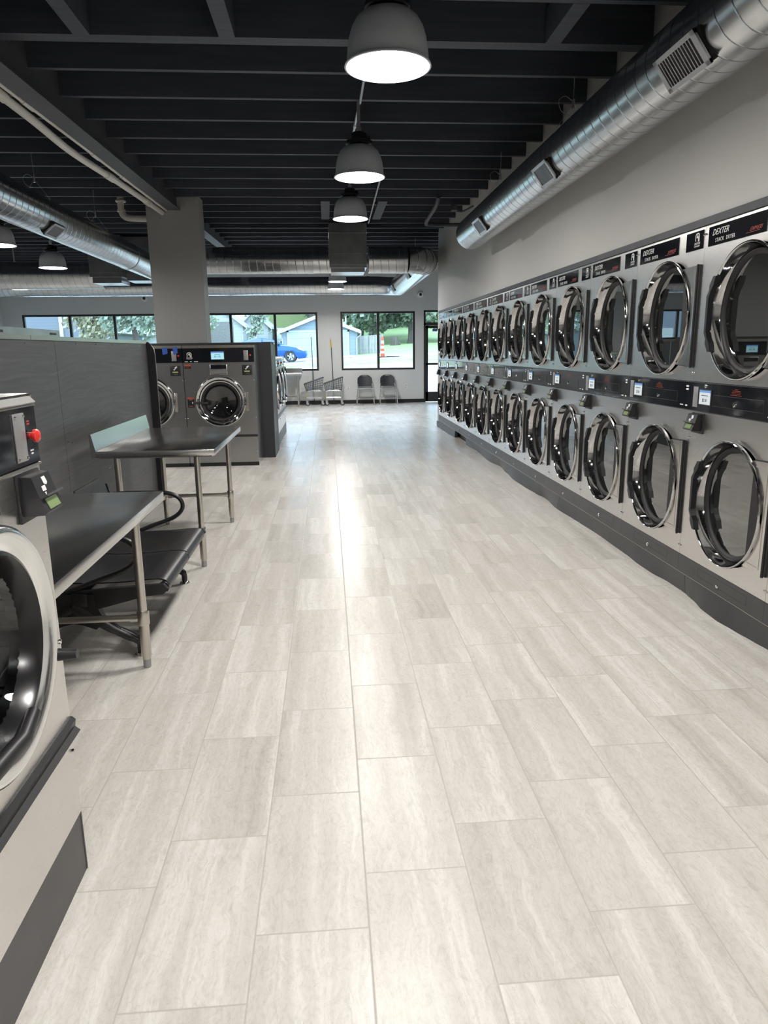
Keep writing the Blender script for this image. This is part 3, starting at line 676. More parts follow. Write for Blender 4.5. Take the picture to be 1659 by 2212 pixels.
for i, (ya_, yb2) in enumerate(((2.37, 4.118), (4.122, 6.60), (6.604, 9.2), (9.204, 11.42), (12.40, 13.35), (13.354, 14.27))):
    b = MB(); n = 40; g = []
    for j in range(n + 1):
        y = ya_ + (yb2 - ya_)*j/n; xb2 = wave(y)
        g.append([b.b.verts.new(p) for p in ((2.203, y, .1275), (2.203*.5 + xb2*.5, y, .06), (xb2, y, .001), (xb2 + .05, y, .001), (2.253, y, .1275))])
    for j in range(n):
        for q in range(5): b.b.faces.new((g[j][q], g[j+1][q], g[j+1][(q+1) % 5], g[j][(q+1) % 5]))
    b.b.faces.new(g[0]); b.b.faces.new(g[-1][::-1])
    struct(b.build('baseboard_right_%d' % (i + 1), 'kick', None, smooth=50))
struct(bx('curb_right', 'concrete', None, 2.31, 3.2, 2.37, 14.27, 0, .125))
struct(bx('baseboard_end', 'kick', None, XW - .014, XW, 14.28, YE + .014, 0, .10))

# ---------------------------------------------------------------- washers (built facing -y, then turned)
def washer_common(t, hw, top, zc, r, dep, m):
    b = MB()
    for x in (-hw, hw): b.poly([(x, 0, 0), (x, dep, 0), (x, dep, top), (x, 0, top)])
    b.poly([(-hw, dep, 0), (hw, dep, 0), (hw, dep, top), (-hw, dep, top)]); b.poly([(-hw, 0, top), (hw, 0, top), (hw, dep, top), (-hw, dep, top)])
    b.build('cabinet', m, t, smooth=0)
    MB().lathe([(r*.74, .01), (r*.74, .45), (.0005, .45)], fY(0, zc), 48).build('drum', 'drum_w', t)
def washer_small(label):
    t = thing('washing_machine', label, 'washer'); hw, top, zc, r = .4185, 1.432, .885, .29
    washer_common(t, hw, top, zc, r, .80, 'steel')
    MB().holed(-hw, hw, .20, 1.249, 0, zc, r*.9, 0).build('front_panel', 'steel', t, smooth=0, fix=False)
    MB().prism([(-.004, 1.404), (-.010, 1.410), (.012, 1.4325), (.06, 1.4325), (.06, 1.404)], lambda u, v, q: (q, u, v), -hw, hw).build('top_cap', 'steel_dark', t, smooth=0)
    p = MB().box(-hw, hw, -.004, .03, 1.256, 1.400).build('control_panel', 'gloss', t, smooth=0)
    MB().box(-hw, hw, -.007, .02, 1.248, 1.2535).box(-hw, hw, -.007, .02, 1.4005, 1.4045).build('panel_edge', 'leg_steel', p, smooth=0)
    s = bx('coin_strip', 'grey_plate', p, .278, .340, -.008, -.004, 1.268, 1.388, bev=.001)
    screws(s, [(x, z) for x in (.285, .333) for z in (1.276, 1.380)], .004, base=-.008)
    MB().lathe([(.009, -.004), (.009, -.012), (.0165, -.014), (.0175, -.021), (.013, -.026), (.0005, -.028)], fY(.374, 1.326), 24).build('stop_button', 'red', p)
    small_lines('panel_print', 'white_mark', p, .375, 1.291, (.02, .012), .004, .008, -.004); small_lines('panel_print', 'red_mark', p, .368, 1.366, (.016, .016), .004, .007, -.004)
    d = MB().box(-.13, .03, -.008, -.004, 1.28, 1.38).build('display', 'trim', p, smooth=0); bx('display_screen', 'screen_cyan', d, -.12, .02, -.0095, -.008, 1.288, 1.372)
    logo(p, -.30, 1.345, .05, -.004)
    b = MB().box(-.11, .11, -.03, 0, 1.13, 1.235, .006).build('soap_dispenser', 'steel_dark', t, smooth=30); bx('soap_lid', 'black', b, -.095, .095, -.032, -.03, 1.18, 1.225)
    reader(t, .325, 1.118, 1.240, .136)
    d = MB().lathe([(r, -.004), (r, -.030), (r-.004, -.046), (r-.014, -.054), (r-.024, -.055), (r-.058, -.040), (r-.066, -.030), (r-.072, .0), (r-.076, .03), (r-.03, .03)], fY(0, zc), 80, closed=True).build('door', 'washring', t)
    MB().lathe([(r-.060, -.036), (r-.070, -.040), (r-.080, -.026), (r-.090, .01), (r-.098, .03), (r-.07, .03)], fY(0, zc), 64, closed=True).build('door_gasket', 'washer_gasket', d)
    MB().lathe([(r-.085, .0), (r-.10, .03), (r-.13, .07), (r-.18, .09), (.0005, .095)], fY(0, zc), 56).build('door_glass', 'washer_glass', d)
    MB().tube([(-r-.02, -.06, zc-.16), (-r+.06, -.085, zc-.165), (-.06, -.085, zc-.175), (.02, -.080, zc-.15)], [.018, .020, .020, .016], 12).build('door_handle', 'black', d)
    MB().box(r+.032, r+.055, -.014, 0, zc-.09, zc+.05, .003).cyl((r+.044, -.014, zc-.085), (r+.044, -.014, zc+.045), .011, 12).build('hinge', 'leg_steel', d)
    MB().cyl((.392, 0, zc-.172), (.392, -.052, zc-.172), .018, 16, .0135).build('knob', 'black', t)
    f = lambda u, v, q: (q, u, v)
    MB().prism([(0, .458), (-.014, .458), (-.026, .466), (-.012, .478), (-.016, .500), (-.006, .510), (0, .510)], f, -hw, hw).build('trim_rail', 'black', t, smooth=0)
    MB().box(-hw + .002, hw - .002, .004, .05, 0, .197).build('kick_panel', 'kick', t, smooth=0)
    screws(t, [(x, z) for z in (.745, .405) for x in (-hw + .012, hw - .012)])
    return t
def washer_large(label):
    t = thing('washing_machine', label, 'washer'); hw, top, zc, r = .465, 1.612, .876, .334
    washer_common(t, hw, top, zc, r, .66, 'table_steel')
    MB().holed(-hw, hw, .052, 1.390, 0, zc, r*.86, 0).build('front_panel', 'steel_dark', t, smooth=0, fix=False)
    c = MB().box(-hw, hw, -.004, .05, 1.576, 1.612).build('top_cap', 'leg_steel', t, smooth=0)
    screws(c, [(x, 1.594) for x in (-.25, -.02, .40)], .008, base=-.004)
    p = MB().box(-hw, hw, -.004, .03, 1.392, 1.575).build('control_panel', 'gloss', t, smooth=0)
    d = MB().box(-.100, .080, -.008, -.004, 1.424, 1.534).build('display', 'trim', p, smooth=0)
    bx('display_screen', 'screen_cyan', d, -.093, .073, -.0095, -.008, 1.430, 1.510); bx('display_header', 'screen_blue', d, -.093, .073, -.0095, -.008, 1.510, 1.528)
    text('display_price', '$11.00', .034, 'screen_ink', d, -.01, -.010, 1.464, 0, .9); small_lines('display_text', 'screen_ink', d, -.01, 1.494, (.07,), .004, .006, -.0096)
    logo(p, -.378, 1.492, .062, -.004); text('lettering', 'DEXTER', .020, 'white_mark', p, -.376, -.0045, 1.452, 0, 1.1); text('lettering', 'LAUNDRY', .015, 'white_mark', p, -.376, -.0045, 1.438, 0, 1.05)
    small_lines('panel_print', 'white_mark', p, -.42, 1.408, (.04,), .007, .01, -.004); small_lines('panel_print', 'white_mark', p, -.36, 1.408, (.022,), .007, .01, -.004); small_lines('panel_print', 'white_mark', p, -.295, 1.408, (.05,), .007, .01, -.004)
    bx('coin_strip', 'grey_plate', p, .330, .392, -.008, -.004, 1.414, 1.542, bev=.001)
    MB().lathe([(.012, -.004), (.012, -.014), (.0005, -.016)], fY(.418, 1.480), 20).build('stop_button', 'red', p)
    f = lambda u, v, q: (q, u, v)
    s = MB().box(-.125, .112, -.012, 0, 1.228, 1.368, .008).build('soap_dispenser', 'steel_dark', t, smooth=30)
    bx('soap_window', 'gloss', s, -.108, .096, -.0145, -.012, 1.305, 1.358); MB().prism([(-.012, 1.298), (-.030, 1.292), (-.030, 1.244), (-.012, 1.236)], f, -.112, .10).build('soap_flap', 'steel', s, smooth=0)
    q = MB().box(.300, .432, -.010, 0, 1.221, 1.353, .003).build('card_reader', 'black', t, smooth=30)
    g = MB(); fw = lambda u, v, k: (.372 + u*.05, -.0105 - k, 1.322 + v*.05)
    g.prism([(-.1, -.3), (.3, .1), (.5, .3), (.3, .5), (-.1, .3), (-.3, 0)], fw, 0, .001).prism([(-.55, -.55), (-.2, -.55), (-.2, -.25), (-.55, -.25)], fw, 0, .001); g.build('pictogram', 'white_mark', q, smooth=0)
    bx('reader_window', 'lcd', q, .330, .402, -.012, -.010, 1.262, 1.278); bx('reader_slot', 'grey_plate', q, .345, .395, -.0115, -.010, 1.238, 1.241)
    d = MB().lathe([(r, -.002), (r+.004, -.02), (r-.002, -.040), (r-.014, -.048), (r-.032, -.044), (r-.044, -.030), (r-.060, -.032), (r-.074, -.024), (r-.082, .0), (r-.086, .03), (r-.04, .03)], fY(0, zc), 80, closed=True).build('door', 'ring', t)
    MB().lathe([(r-.076, -.026), (r-.085, -.030), (r-.105, -.022), (r-.112, .01), (r-.118, .03), (r-.085, .03)], fY(0, zc), 64, closed=True).build('door_gasket', 'rubber', d)
    MB().lathe([(r-.104, .0), (r-.12, .03), (r-.16, .06), (.0005, .075)], fY(0, zc), 56).build('door_glass', 'washer_glass', d)
    MB().tube([(-r-.008, -.055, zc-.012), (-r+.05, -.068, zc-.012), (-.20, -.066, zc-.014), (-.165, -.055, zc-.016)], [.014, .017, .014, .008], 12).build('door_handle', 'black', d)
    MB().box(r-.004, r+.030, -.018, 0, zc-.13, zc+.12, .003).cyl((r+.018, -.022, zc-.128), (r+.018, -.022, zc+.118), .009, 12).build('hinge', 'leg_steel', d)
    for nm, x0, x1, z0, z1, zs in (('warning_sticker', -.452, -.366, 1.312, 1.366, 1.346), ('warning_sticker', -.440, -.354, .802, .936, .914)):
        k = bx(nm, 'black', t, x0, x1, -.0012, 0, z0, z1); bx('sticker_header', 'orange_mark', k, x0, x1, -.0018, -.0012, zs, z1)
        small_lines('sticker_text', 'orange_mark' if z0 > 1 else 'white_mark', k, (x0+x1)/2, zs - .008, (.06, .05) if z0 > 1 else (.05,), .003, .010, -.0013)
        if z0 < 1: bx('sticker_picture', 'white_mark', k, x1-.028, x1-.018, -.002, -.0012, z0+.05, z0+.075); small_lines('sticker_text', 'orange_mark', k, (x0+x1)/2, z0+.022, (.05,), .008, .01, -.0013)
    MB().prism([(0, .398), (-.010, .398), (-.014, .415), (-.006, .428), (0, .428)], f, -hw, hw).build('trim_rail', 'black', t, smooth=0)
    MB().box(-hw + .002, hw - .002, .012, .05, 0, .053).build('kick_panel', 'black', t, smooth=0)
    screws(t, [(x, z) for z in (1.16, .66, .20) for x in (-hw + .012, hw - .012)])
    return t
n0 = washer_small('foreground stainless washing machine with red stop button, cut off by the left photo edge'); n0.location = (-.772, 1.52, 0); n0.rotation_euler = (0, 0, PI/2)
for i, (y, lb) in enumerate(((11.82, 'first small washing machine facing the aisle, just behind the dark end panel'), (12.66, 'middle small washing machine of the three facing the aisle behind the dark end panel'), (13.50, 'farthest small washing machine of the three facing the aisle, nearest the carts'))):
    t = copy_tree(n0); t.location = (-.83, y, 0); t['label'] = lb; t['group'] = 'small washing machines facing the aisle'
g0 = washer_large('large stainless washing machine facing the camera with an $11.00 screen'); g0.location = (-1.4375, 9.78, 0)
g1 = copy_tree(g0); g1.location = (-2.3745, 9.78, 0); g1['label'] = 'large stainless washing machine half hidden by the partition end, blue tape on its panel'
for o in (g0, g1): o['group'] = 'large washing machines facing the camera'
def tape(x, z, s, rz):
    b = MB().prism([(-.5*s, .1), (.5*s, .1), (.55*s, -.08), (-.35*s, -.12)], lambda u, v, t: (x + u, 9.7752 - t - max(0, -v)*.10, z + v*.42), 0, .0008)
    return b.build('tape_strip', 'blue_tape', None, smooth=0)
tag(tape(-2.128, 1.545, .07, 0), 'loose strip of blue tape hanging at the left of the washer control panel', 'tape', 'blue tape strips'); tag(tape(-1.993, 1.548, .06, 0), 'strip of blue tape stuck above the grey coin plate of the half hidden washer', 'tape', 'blue tape strips')

# dark housing behind the washers and the end panel of the aisle row
b = MB().box(-3.95, -.80, 10.50, 10.74, 0, 1.652).build('washer_bulkhead', 'dark_panel', None, smooth=0); tag(b, 'dark laminate bulkhead rising just behind the large washing machines', 'panel')
b = MB().prism([(-.94, 0), (-.802, 0), (-.802, 1.60), (-.81, 1.632), (-.835, 1.65), (-.94, 1.65)], lambda u, v, t: (u, t, v), 10.745, 11.385).build('end_panel', 'trim', None, smooth=0); tag(b, 'narrow dark end panel with a rounded top corner closing the aisle row of washers', 'panel')
bx('edge_strip', 'leg_steel', b, -.803, -.799, 10.86, 10.875, .35, 1.60); bx('end_cap', 'black', b, -.95, -.799, 10.745, 11.39, 1.648, 1.658)

# ---------------------------------------------------------------- partition
b = MB().box(-2.02, -1.80, 1.2, 4.998, 0, 1.615).box(-2.02, -1.80, 5.002, 7.46, 0, 1.615)
pt = tag(b.build('partition', 'partition', None, smooth=0), 'charcoal woodgrain laminate partition wall on the left', 'partition')
MB().box(-2.03, -1.792, 1.2, 4.6, 1.615, 1.642).box(-2.03, -1.792, 4.606, 7.44, 1.615, 1.642).build('steel_cap', 'leg_steel', pt, smooth=0)
MB().prism([(-2.05, 0), (-1.725, 0), (-1.725, 1.50), (-1.732, 1.56), (-1.755, 1.605), (-1.79, 1.63), (-2.05, 1.63)], lambda u, v, t: (u, t, v), 7.462, 7.492).build('end_board', 'black', pt, smooth=0)
MB().tube([(-1.724, 7.477, 0.01), (-1.724, 7.477, 1.50), (-1.731, 7.477, 1.56), (-1.754, 7.477, 1.606), (-1.79, 7.477, 1.632)], .004, 6).build('edge_strip', 'leg_steel', pt)
screws(pt, [(y, 1.596) for y in (2.7, 3.2, 3.65, 4.08, 4.52, 4.97, 5.41, 5.86, 6.3, 6.75, 7.2)], .006, 'x', -1.80)
screws(pt, [(5.04, .935), (5.12, .92), (4.975, 1.47), (5.9, .62)], .007, 'x', -1.80)
b = MB().box(-2.32, -2.06, 4.7, 5.85, 1.655, 1.705).box(-2.06, -2.052, 4.72, 5.82, 1.655, 1.66)
t = tag(b.build('steel_tray', 'sheet', None, smooth=0), 'flat pale metal tray lying on top of the partition', 'tray')
MB().box(-2.062, -2.058, 4.74, 4.86, 1.668, 1.684).box(-2.062, -2.058, 5.66, 5.78, 1.668, 1.684).build('tray_slots', 'black', t, smooth=0)
b = MB().box(-2.9, -2.05, 1.2, 7.44, 0, 1.655); tag(b.build('washer_block', 'trim', None, smooth=0), 'dark back of the washer block standing behind the partition', 'panel')

# ---------------------------------------------------------------- work tables
def table(x0, x1, y0, y1, top, label, legs, splash=None, back_rail=True, rail=.26, name='work_table', rot=0, loc=(0, 0, 0)):
    t = thing(name, label, 'table', loc, rot)
    fr = MB().box(x0, x1, y0, y1, top - .045, top, .004).build('tabletop', 'table_steel', t, smooth=30)
    MB().box(x0 + .02, x1 - .02, y0 + .02, y1 - .02, top - .055, top - .046).build('underframe', 'leg_steel', t, smooth=0)
    if splash == 'x0': MB().prism([(x0, top - .045), (x0 - .03, top - .045), (x0 - .035, top + .115), (x0 - .02, top + .118), (x0 + .002, top + .002)], lambda u, v, k: (u, k, v), y0, y1).build('backsplash', 'table_steel', t, smooth=0)
    if splash == 'y1': MB().prism([(y1, top - .045), (y1 + .03, top - .045), (y1 + .035, top + .115), (y1 + .02, top + .118), (y1 - .002, top + .002)], lambda u, v, k: (k, u, v), x0, x1).build('backsplash', 'table_steel', t, smooth=0)
    for (lx, ly) in legs:
        g = MB().lathe([(.0215, .045), (.0215, top - .06), (.026, top - .058), (.028, top - .05)], fZ(lx, ly), 20).lathe([(.0245, .06), (.0245, rail - .03)], fZ(lx, ly), 20, cap0=True, cap1=True).build('leg', 'leg_steel', t)
        MB().lathe([(.0005, 0), (.017, 0), (.019, .008), (.019, .055), (.015, .062)], fZ(lx, ly), 16).build('foot', 'grey_plate', g)
        MB().lathe([(.028, rail - .035), (.0295, rail - .03), (.0295, rail + .03), (.028, rail + .035), (.022, rail + .035)], fZ(lx, ly), 18).build('leg_collar', 'leg_steel', g)
    a, b_, c, d = legs      # left near, right near, left far, right far
    for p, q in ((a, b_), (c, d)) + (((a, c),) if back_rail else ()):
        P, Q = Vector((*p, rail)), Vector((*q, rail)); e = (Q - P).normalized()
        MB().cyl(P + e*.02, Q - e*.02, .0165, 14).cyl(Q - e*.06, Q - e*.02, .0205, 14).cyl(P + e*.02, P + e*.06, .0205, 14).build('cross_rail', 'leg_steel', t)
    return t
table(-1.62, -.812, 1.968, 3.462, .875, 'steel work table beside the foreground washer, its dark top reflecting the ceiling', [(-1.5, 2.06), (-.94, 2.06), (-1.5, 3.379), (-.94, 3.379)])
table(-1.605, -.80, 4.985, 6.515, .872, 'steel work table with a raised bright backsplash over the black bench', [(-1.49, 5.072), (-.94, 5.072), (-1.495, 6.445), (-.915, 6.445)], 'x0')
table(-2.25, -.725, 20.12, 20.86, .915, 'steel work table under the far window, left of the carts', [(-2.15, 20.22), (-.84, 20.22), (-2.15, 20.75), (-.84, 20.75)], 'y1')

# ---------------------------------------------------------------- waiting bench
bt = thing('waiting_bench', 'black perforated steel two seat waiting bench between the two steel tables', 'bench')
def pan(prof, y0, y1, th, nm, m, ns=1):
    """sheet bent along a profile in x,z, local origin at the rear edge"""
    b = MB(); ox, oz = prof[0]; P = [Vector((x - ox, z - oz)) for x, z in prof]; ym = (y0 + y1)/2; up, dn = [], []
    for i, p in enumerate(P):
        d = (P[min(i+1, len(P)-1)] - P[max(i-1, 0)]).normalized(); nrm = Vector((-d.y, d.x)); up.append(p + nrm*th/2); dn.append(p - nrm*th/2)
    out = up + dn[::-1]
    A = [b.b.verts.new((p.x, y0 - ym, p.y)) for p in out]; B = [b.b.verts.new((p.x, y1 - ym, p.y)) for p in out]; n = len(out)
    for i in range(n): b.b.faces.new((A[i], B[i], B[(i+1) % n], A[(i+1) % n]))
    m2 = len(P)
    for i in range(m2 - 1):
        for V in (A, B): b.b.faces.new((V[i], V[i+1], V[n-2-i], V[n-1-i]))
    return b.build(nm, m, bt, loc=(ox, ym, oz))
seatp = [(-1.42, .425), (-1.40, .400), (-1.36, .385), (-1.25, .378), (-1.08, .380), (-.95, .390), (-.90, .391), (-.868, .383), (-.852, .362), (-.852, .342), (-.864, .322)]
backp = [(-1.375, .40), (-1.39, .44), (-1.41, .50), (-1.435, .60), (-1.458, .70), (-1.468, .735), (-1.478, .752)]
for (y0, y1) in ((3.585, 4.112), (4.128, 4.66)):
    pan(seatp, y0, y1, .006, 'seat', 'bench_perf')
    b = MB()
    def bk(u, v, k): return (u, k, v)
    prof = [(x, z) for x, z in backp]
    ins = []
    for (x, z) in prof: 
        c = max(0, (z - .70)/.052); w_ = .045*(1 - math.sqrt(max(0, 1 - c*c))); ins.append((x, z, y0 + w_, y1 - w_))
    F = [[b.b.verts.new((x + dx, yy, z)) for (x, z, a, c) in ins for yy in (a, c)] for dx in (0, -.012)]
    for Vv in F:
        for i in range(len(ins) - 1): b.b.faces.new((Vv[2*i], Vv[2*i+1], Vv[2*i+3], Vv[2*i+2]))
    n = len(ins)
    for i in range(n - 1):
        for o in (0, 1): b.b.faces.new((F[0][2*i+o], F[0][2*i+2+o], F[1][2*i+2+o], F[1][2*i+o]))
    b.b.faces.new((F[0][0], F[0][1], F[1][1], F[1][0])); b.b.faces.new((F[0][-2], F[0][-1], F[1][-1], F[1][-2]))
    b.build('backrest', 'black_metal', bt)
bx('beam', 'black_metal', bt, -1.33, -1.25, 3.52, 4.72, .275, .345, bev=.006)
MB().cyl((-.875, 3.575, .352), (-.875, 4.67, .352), .024, 16).cyl((-.875, 3.565, .352), (-.875, 3.575, .352), .028, 16).cyl((-.875, 4.108, .352), (-.875, 4.132, .352), .029, 16).build('front_rail', 'black_metal', bt)
for y in (3.545, 4.70):
    f = lambda u, v, k: (u, k, v)
    s = MB().prism([(-1.42, .40), (-1.36, .345), (-1.15, .365), (-.92, .375), (-.868, .378), (-.846, .352), (-.868, .326), (-.91, .322), (-.97, .315), (-1.15, .27), (-1.30, .235), (-1.40, .25), (-1.44, .33)], f, y - .013, y + .013).build('seat_bracket', 'black_metal', bt, smooth=0)
    MB().prism([(-1.44, .30), (-1.385, .30), (-1.42, .52), (-1.455, .70), (-1.475, .70), (-1.47, .52)], f, y - .012, y + .012).build('back_upright', 'black_metal', bt, smooth=0)
    path = smooth_path([(-1.33, y, .27), (-1.24, y, .215), (-1.12, y, .135), (-1.035, y, .088), (-1.012, y, .065), (-1.01, y, .018)], 4)
    l = MB().tube(path, [.034]*4 + [.030]*4 + [.026]*4 + [.022]*4 + [.019]*4 + [.017], 12).build('leg', 'black_metal', bt)
    MB().lathe([(.0005, .018), (.016, .018), (.030, .010), (.034, .003), (.033, 0), (.0005, 0)], fZ(-1.01, y), 24).build('foot', 'chrome', l)
    path = smooth_path([(-1.33, y, .27), (-1.42, y, .22), (-1.52, y, .13), (-1.60, y, .08), (-1.63, y, .06), (-1.635, y, .018)], 4)
    l = MB().tube(path, [.034]*4 + [.030]*4 + [.026]*4 + [.022]*4 + [.019]*4 + [.017], 12).build('leg', 'black_metal', bt)
    MB().lathe([(.0005, .018), (.016, .018), (.030, .010), (.034, .003), (.033, 0), (.0005, 0)], fZ(-1.635, y), 24).build('foot', 'chrome', l)
    MB().prism([(-1.44, .34), (-1.22, .34), (-1.20, .26), (-1.17, .19), (-1.22, .15), (-1.28, .175), (-1.33, .185), (-1.38, .175), (-1.44, .15), (-1.48, .19), (-1.46, .26)], f, y - .022, y + .022).build('leg_hub', 'black_metal', bt, smooth=0)
    pa = smooth_path([(-1.455, y, .625), (-1.35, y, .632), (-1.15, y, .630), (-1.06, y, .622), (-1.005, y, .590), (-.985, y, .545), (-1.00, y, .500), (-1.06, y, .455), (-1.20, y, .405), (-1.36, y, .345)], 5)
    MB().tube(pa, .014, 12).build('armrest', 'black_metal', bt)

# ---------------------------------------------------------------- far wall things
def chair(x, y, label):
    t = thing('stacking_chair', label, 'chair', (x, y, 0), 0, 'stacking chairs under the far window')
    b = MB(); nu, nv = 12, 10; g = []
    for j in range(nv + 1):
        row = []
        for i in range(nu + 1):
            u = -1 + 2*i/nu; v = j/nv; wd = .215*(1 - .06*v - .16*max(0, (v - .7)/.3)**3); zz = .50 + .315*v - .05*(abs(u)**4)*max(0, (v - .6)/.4); row.append((u*wd, .20 + .06*v + .035*(1 - u*u), zz))
        g.append(row)
    Fv = [[[b.b.verts.new((p[0], p[1] + dy, p[2])) for p in r] for r in g] for dy in (0, .012)]
    for s in (0, 1):
        for j in range(nv):
            for i in range(nu):
                b.b.faces.new((Fv[s][j][i], Fv[s][j][i+1], Fv[s][j+1][i+1], Fv[s][j+1][i]))
    b.build('backrest', 'chair_shell', t)
    bx('grip', 'grey_plate', t, -.065, .065, .285, .291, .782, .800, bev=.002)
    MB().prism([(-.22, .455), (-.225, .44), (-.20, .425), (.16, .42), (.19, .44), (.17, .455), (-.10, .448)], lambda u, v, k: (k, u, v), -.215, .215).build('seat', 'grey_plate', t, smooth=30)
    for s in (-1, 1):
        MB().tube(smooth_path([(s*.20, .20, .50), (s*.215, .13, .44), (s*.215, -.16, .425), (s*.222, -.20, .40), (s*.245, -.22, .02)], 4), .0105, 8).build('leg', 'chrome', t)
        MB().tube(smooth_path([(s*.20, .21, .58), (s*.215, .20, .42), (s*.245, .24, .02)], 4), .0105, 8).build('leg', 'chrome', t)
        MB().tube([(s*.245, -.24, .0105), (s*.245, .26, .0105)], .0105, 8).build('runner', 'chrome', t)
    MB().cyl((-.235, -.21, .20), (.235, -.21, .20), .008, 8).build('cross_rail', 'chrome', t)
    return t
chair(1.055, 20.60, 'black and chrome stacking chair on the left under the picture window'); chair(1.715, 20.62, 'black and chrome stacking chair on the right, nearer the entrance door')
def cart(x, y, label):
    t = thing('laundry_cart', label, 'cart', (x, y, 0), 0, 'wire laundry carts by the far wall')
    b = MB(); zl = lambda u: .595 + .18*(u + .27)/.54; hd = .21; wr = .0045
    for s in (-1, 1):
        for k in range(11):
            u = -.27 + .54*k/10; ub = u*.82; b.tube([(ub, s*hd*.9, .42), (u, s*hd, zl(u))], wr, 5, cap=False)
        for q in range(1, 5):
            f = q/5; b.tube([(-.27*(.82 + .18*f), s*hd*(.9 + .1*f), .42 + f*.175), (.27*(.82 + .18*f), s*hd*(.9 + .1*f), .42 + f*.355)], wr, 5, cap=False)
    for sx in (-1, 1):
        for k in range(7):
            v = -1 + 2*k/6; b.tube([(sx*.27*.82, v*hd*.9, .42), (sx*.27, v*hd, zl(sx*.27))], wr, 5, cap=False)
        for q in range(1, 5):
            f = q/5; z = .42 + f*(.175 if sx < 0 else .355); b.tube([(sx*.27*(.82 + .18*f), -hd*(.9 + .1*f), z), (sx*.27*(.82 + .18*f), hd*(.9 + .1*f), z)], wr, 5, cap=False)
    for k in range(9): u = -.22 + .44*k/8; b.tube([(u, -hd*.9, .42), (u, hd*.9, .42)], wr, 5, cap=False)
    b.tube([(-.222, -hd*.9, .42), (.222, -hd*.9, .42), (.222, hd*.9, .42), (-.222, hd*.9, .42)], .008, 6, closed=True)
    b.build('wire_basket', 'cart_wire', t)
    MB().tube([(-.275, -hd, .60), (.275, -hd, .782), (.275, hd, .782), (-.275, hd, .60)], .014, 8, closed=True).build('basket_rim', 'cart_wire', t)
    b = MB()
    for s in (-1, 1): b.tube(smooth_path([(-.215, s*.19, .13), (-.215, s*.19, .36), (-.17, s*.19, .405), (.17, s*.19, .405), (.215, s*.19, .36), (.215, s*.19, .13)], 4), .012, 8); b.cyl((-.21, s*.19, .215), (.21, s*.19, .215), .011, 8); b.cyl((0, s*.19, .215), (0, s*.19, .41), .008, 8)
    for x2 in (-.215, .215): b.cyl((x2, -.19, .215), (x2, .19, .215), .011, 8)
    b.build('frame', 'cart_frame', t)
    MB().box(-.222, -.208, -.205, -.20, .20, .34).build('tag_strip', 'yellow', t, smooth=0)
    for sx in (-1, 1):
        for sy in (-1, 1):
            o = sx*.215 + .03; yy = sy*.19
            wv = MB().lathe([(.034, yy - .012), (.054, yy - .014), (.058, yy - .008), (.058, yy + .008), (.054, yy + .014), (.034, yy + .012)], fY(o, .058), 20, closed=True).build('caster', 'tyre', t)
            MB().lathe([(.0005, yy - .011), (.036, yy - .011), (.036, yy + .011), (.0005, yy + .011)], fY(o, .058), 16).build('caster_hub', 'grey_wheel', wv)
            MB().box(o - .04, o + .012, yy - .02, yy - .016, .05, .13).box(o - .04, o + .012, yy + .016, yy + .02, .05, .13).box(o - .05, o + .02, yy - .02, yy + .02, .125, .14).build('caster_fork', 'cart_frame', wv, smooth=0)
    return t
cart(-.40, 20.55, 'grey wire laundry cart on the left, beside the steel table leg'); cart(.146, 20.55, 'grey wire laundry cart on the right, below the wall between the windows')
def pole(x0, x1, top, label, yellow):
    t = MB().tube([(x0, 20.88, .012), (x0*.3 + x1*.7, 20.925, top - .25) if yellow else (x1, 20.93, top), (x1, 20.935, top)][:3 if yellow else 2], .011, 8).build('pole', 'cart_wire')
    tag(t, label, 'pole', 'poles leaning behind the carts')
    if yellow:
        MB().tube([(x0*.3 + x1*.7, 20.925, top - .27), (x1, 20.935, top - .06)], .016, 8).build('grip', 'yellow', t); MB().tube([(x1, 20.935, top - .06), (x1, 20.936, top)], .014, 8).build('tip', 'white', t)
    else: bx('foot', 'black', t, x0 - .1, x0 + .1, 20.84, 20.90, 0, .03)
    if yellow: bx('foot', 'black', t, x0 - .1, x0 + .1, 20.84, 20.90, 0, .03)
pole(-.40, -.443, 1.897, 'plain dark pole leaning behind the left cart', False); pole(.162, .107, 1.868, 'dark pole with a yellow grip leaning behind the right cart', True)
def outlet(x, z, label):
    t = bx('wall_outlet', 'white', None, x - .035, x + .035, YF - .007, YF, z - .058, z + .058, bev=.002); tag(t, label, 'outlet', 'white wall outlets')
    MB().box(x - .016, x + .016, YF - .009, YF - .006, z + .012, z + .042).box(x - .016, x + .016, YF - .009, YF - .006, z - .042, z - .012).build('socket', 'grey_plate', t, smooth=0)
outlet(.59, .457, 'white wall outlet between the right cart and the left chair'); outlet(2.261, .476, 'white wall outlet between the right chair and the door')
def dome(x, z, label):
    t = MB().lathe([(.085, YF), (.085, YF - .03), (.076, YF - .050), (.040, YF - .058)], lambda a, b, q: (x + a, q, z + b), 32).build('security_camera', 'white'); tag(t, label, 'camera', 'round security cameras')
    MB().lathe([(.040, YF - .056), (.034, YF - .068), (.022, YF - .078), (.0005, YF - .082)], lambda a, b, q: (x + a, q, z + b), 28).build('camera_dome', 'gloss', t)
dome(2.692, 3.035, 'white round security camera with black dome above the entrance door'); dome(-5.0, 2.985, 'white round security camera high on the far wall left of the column')

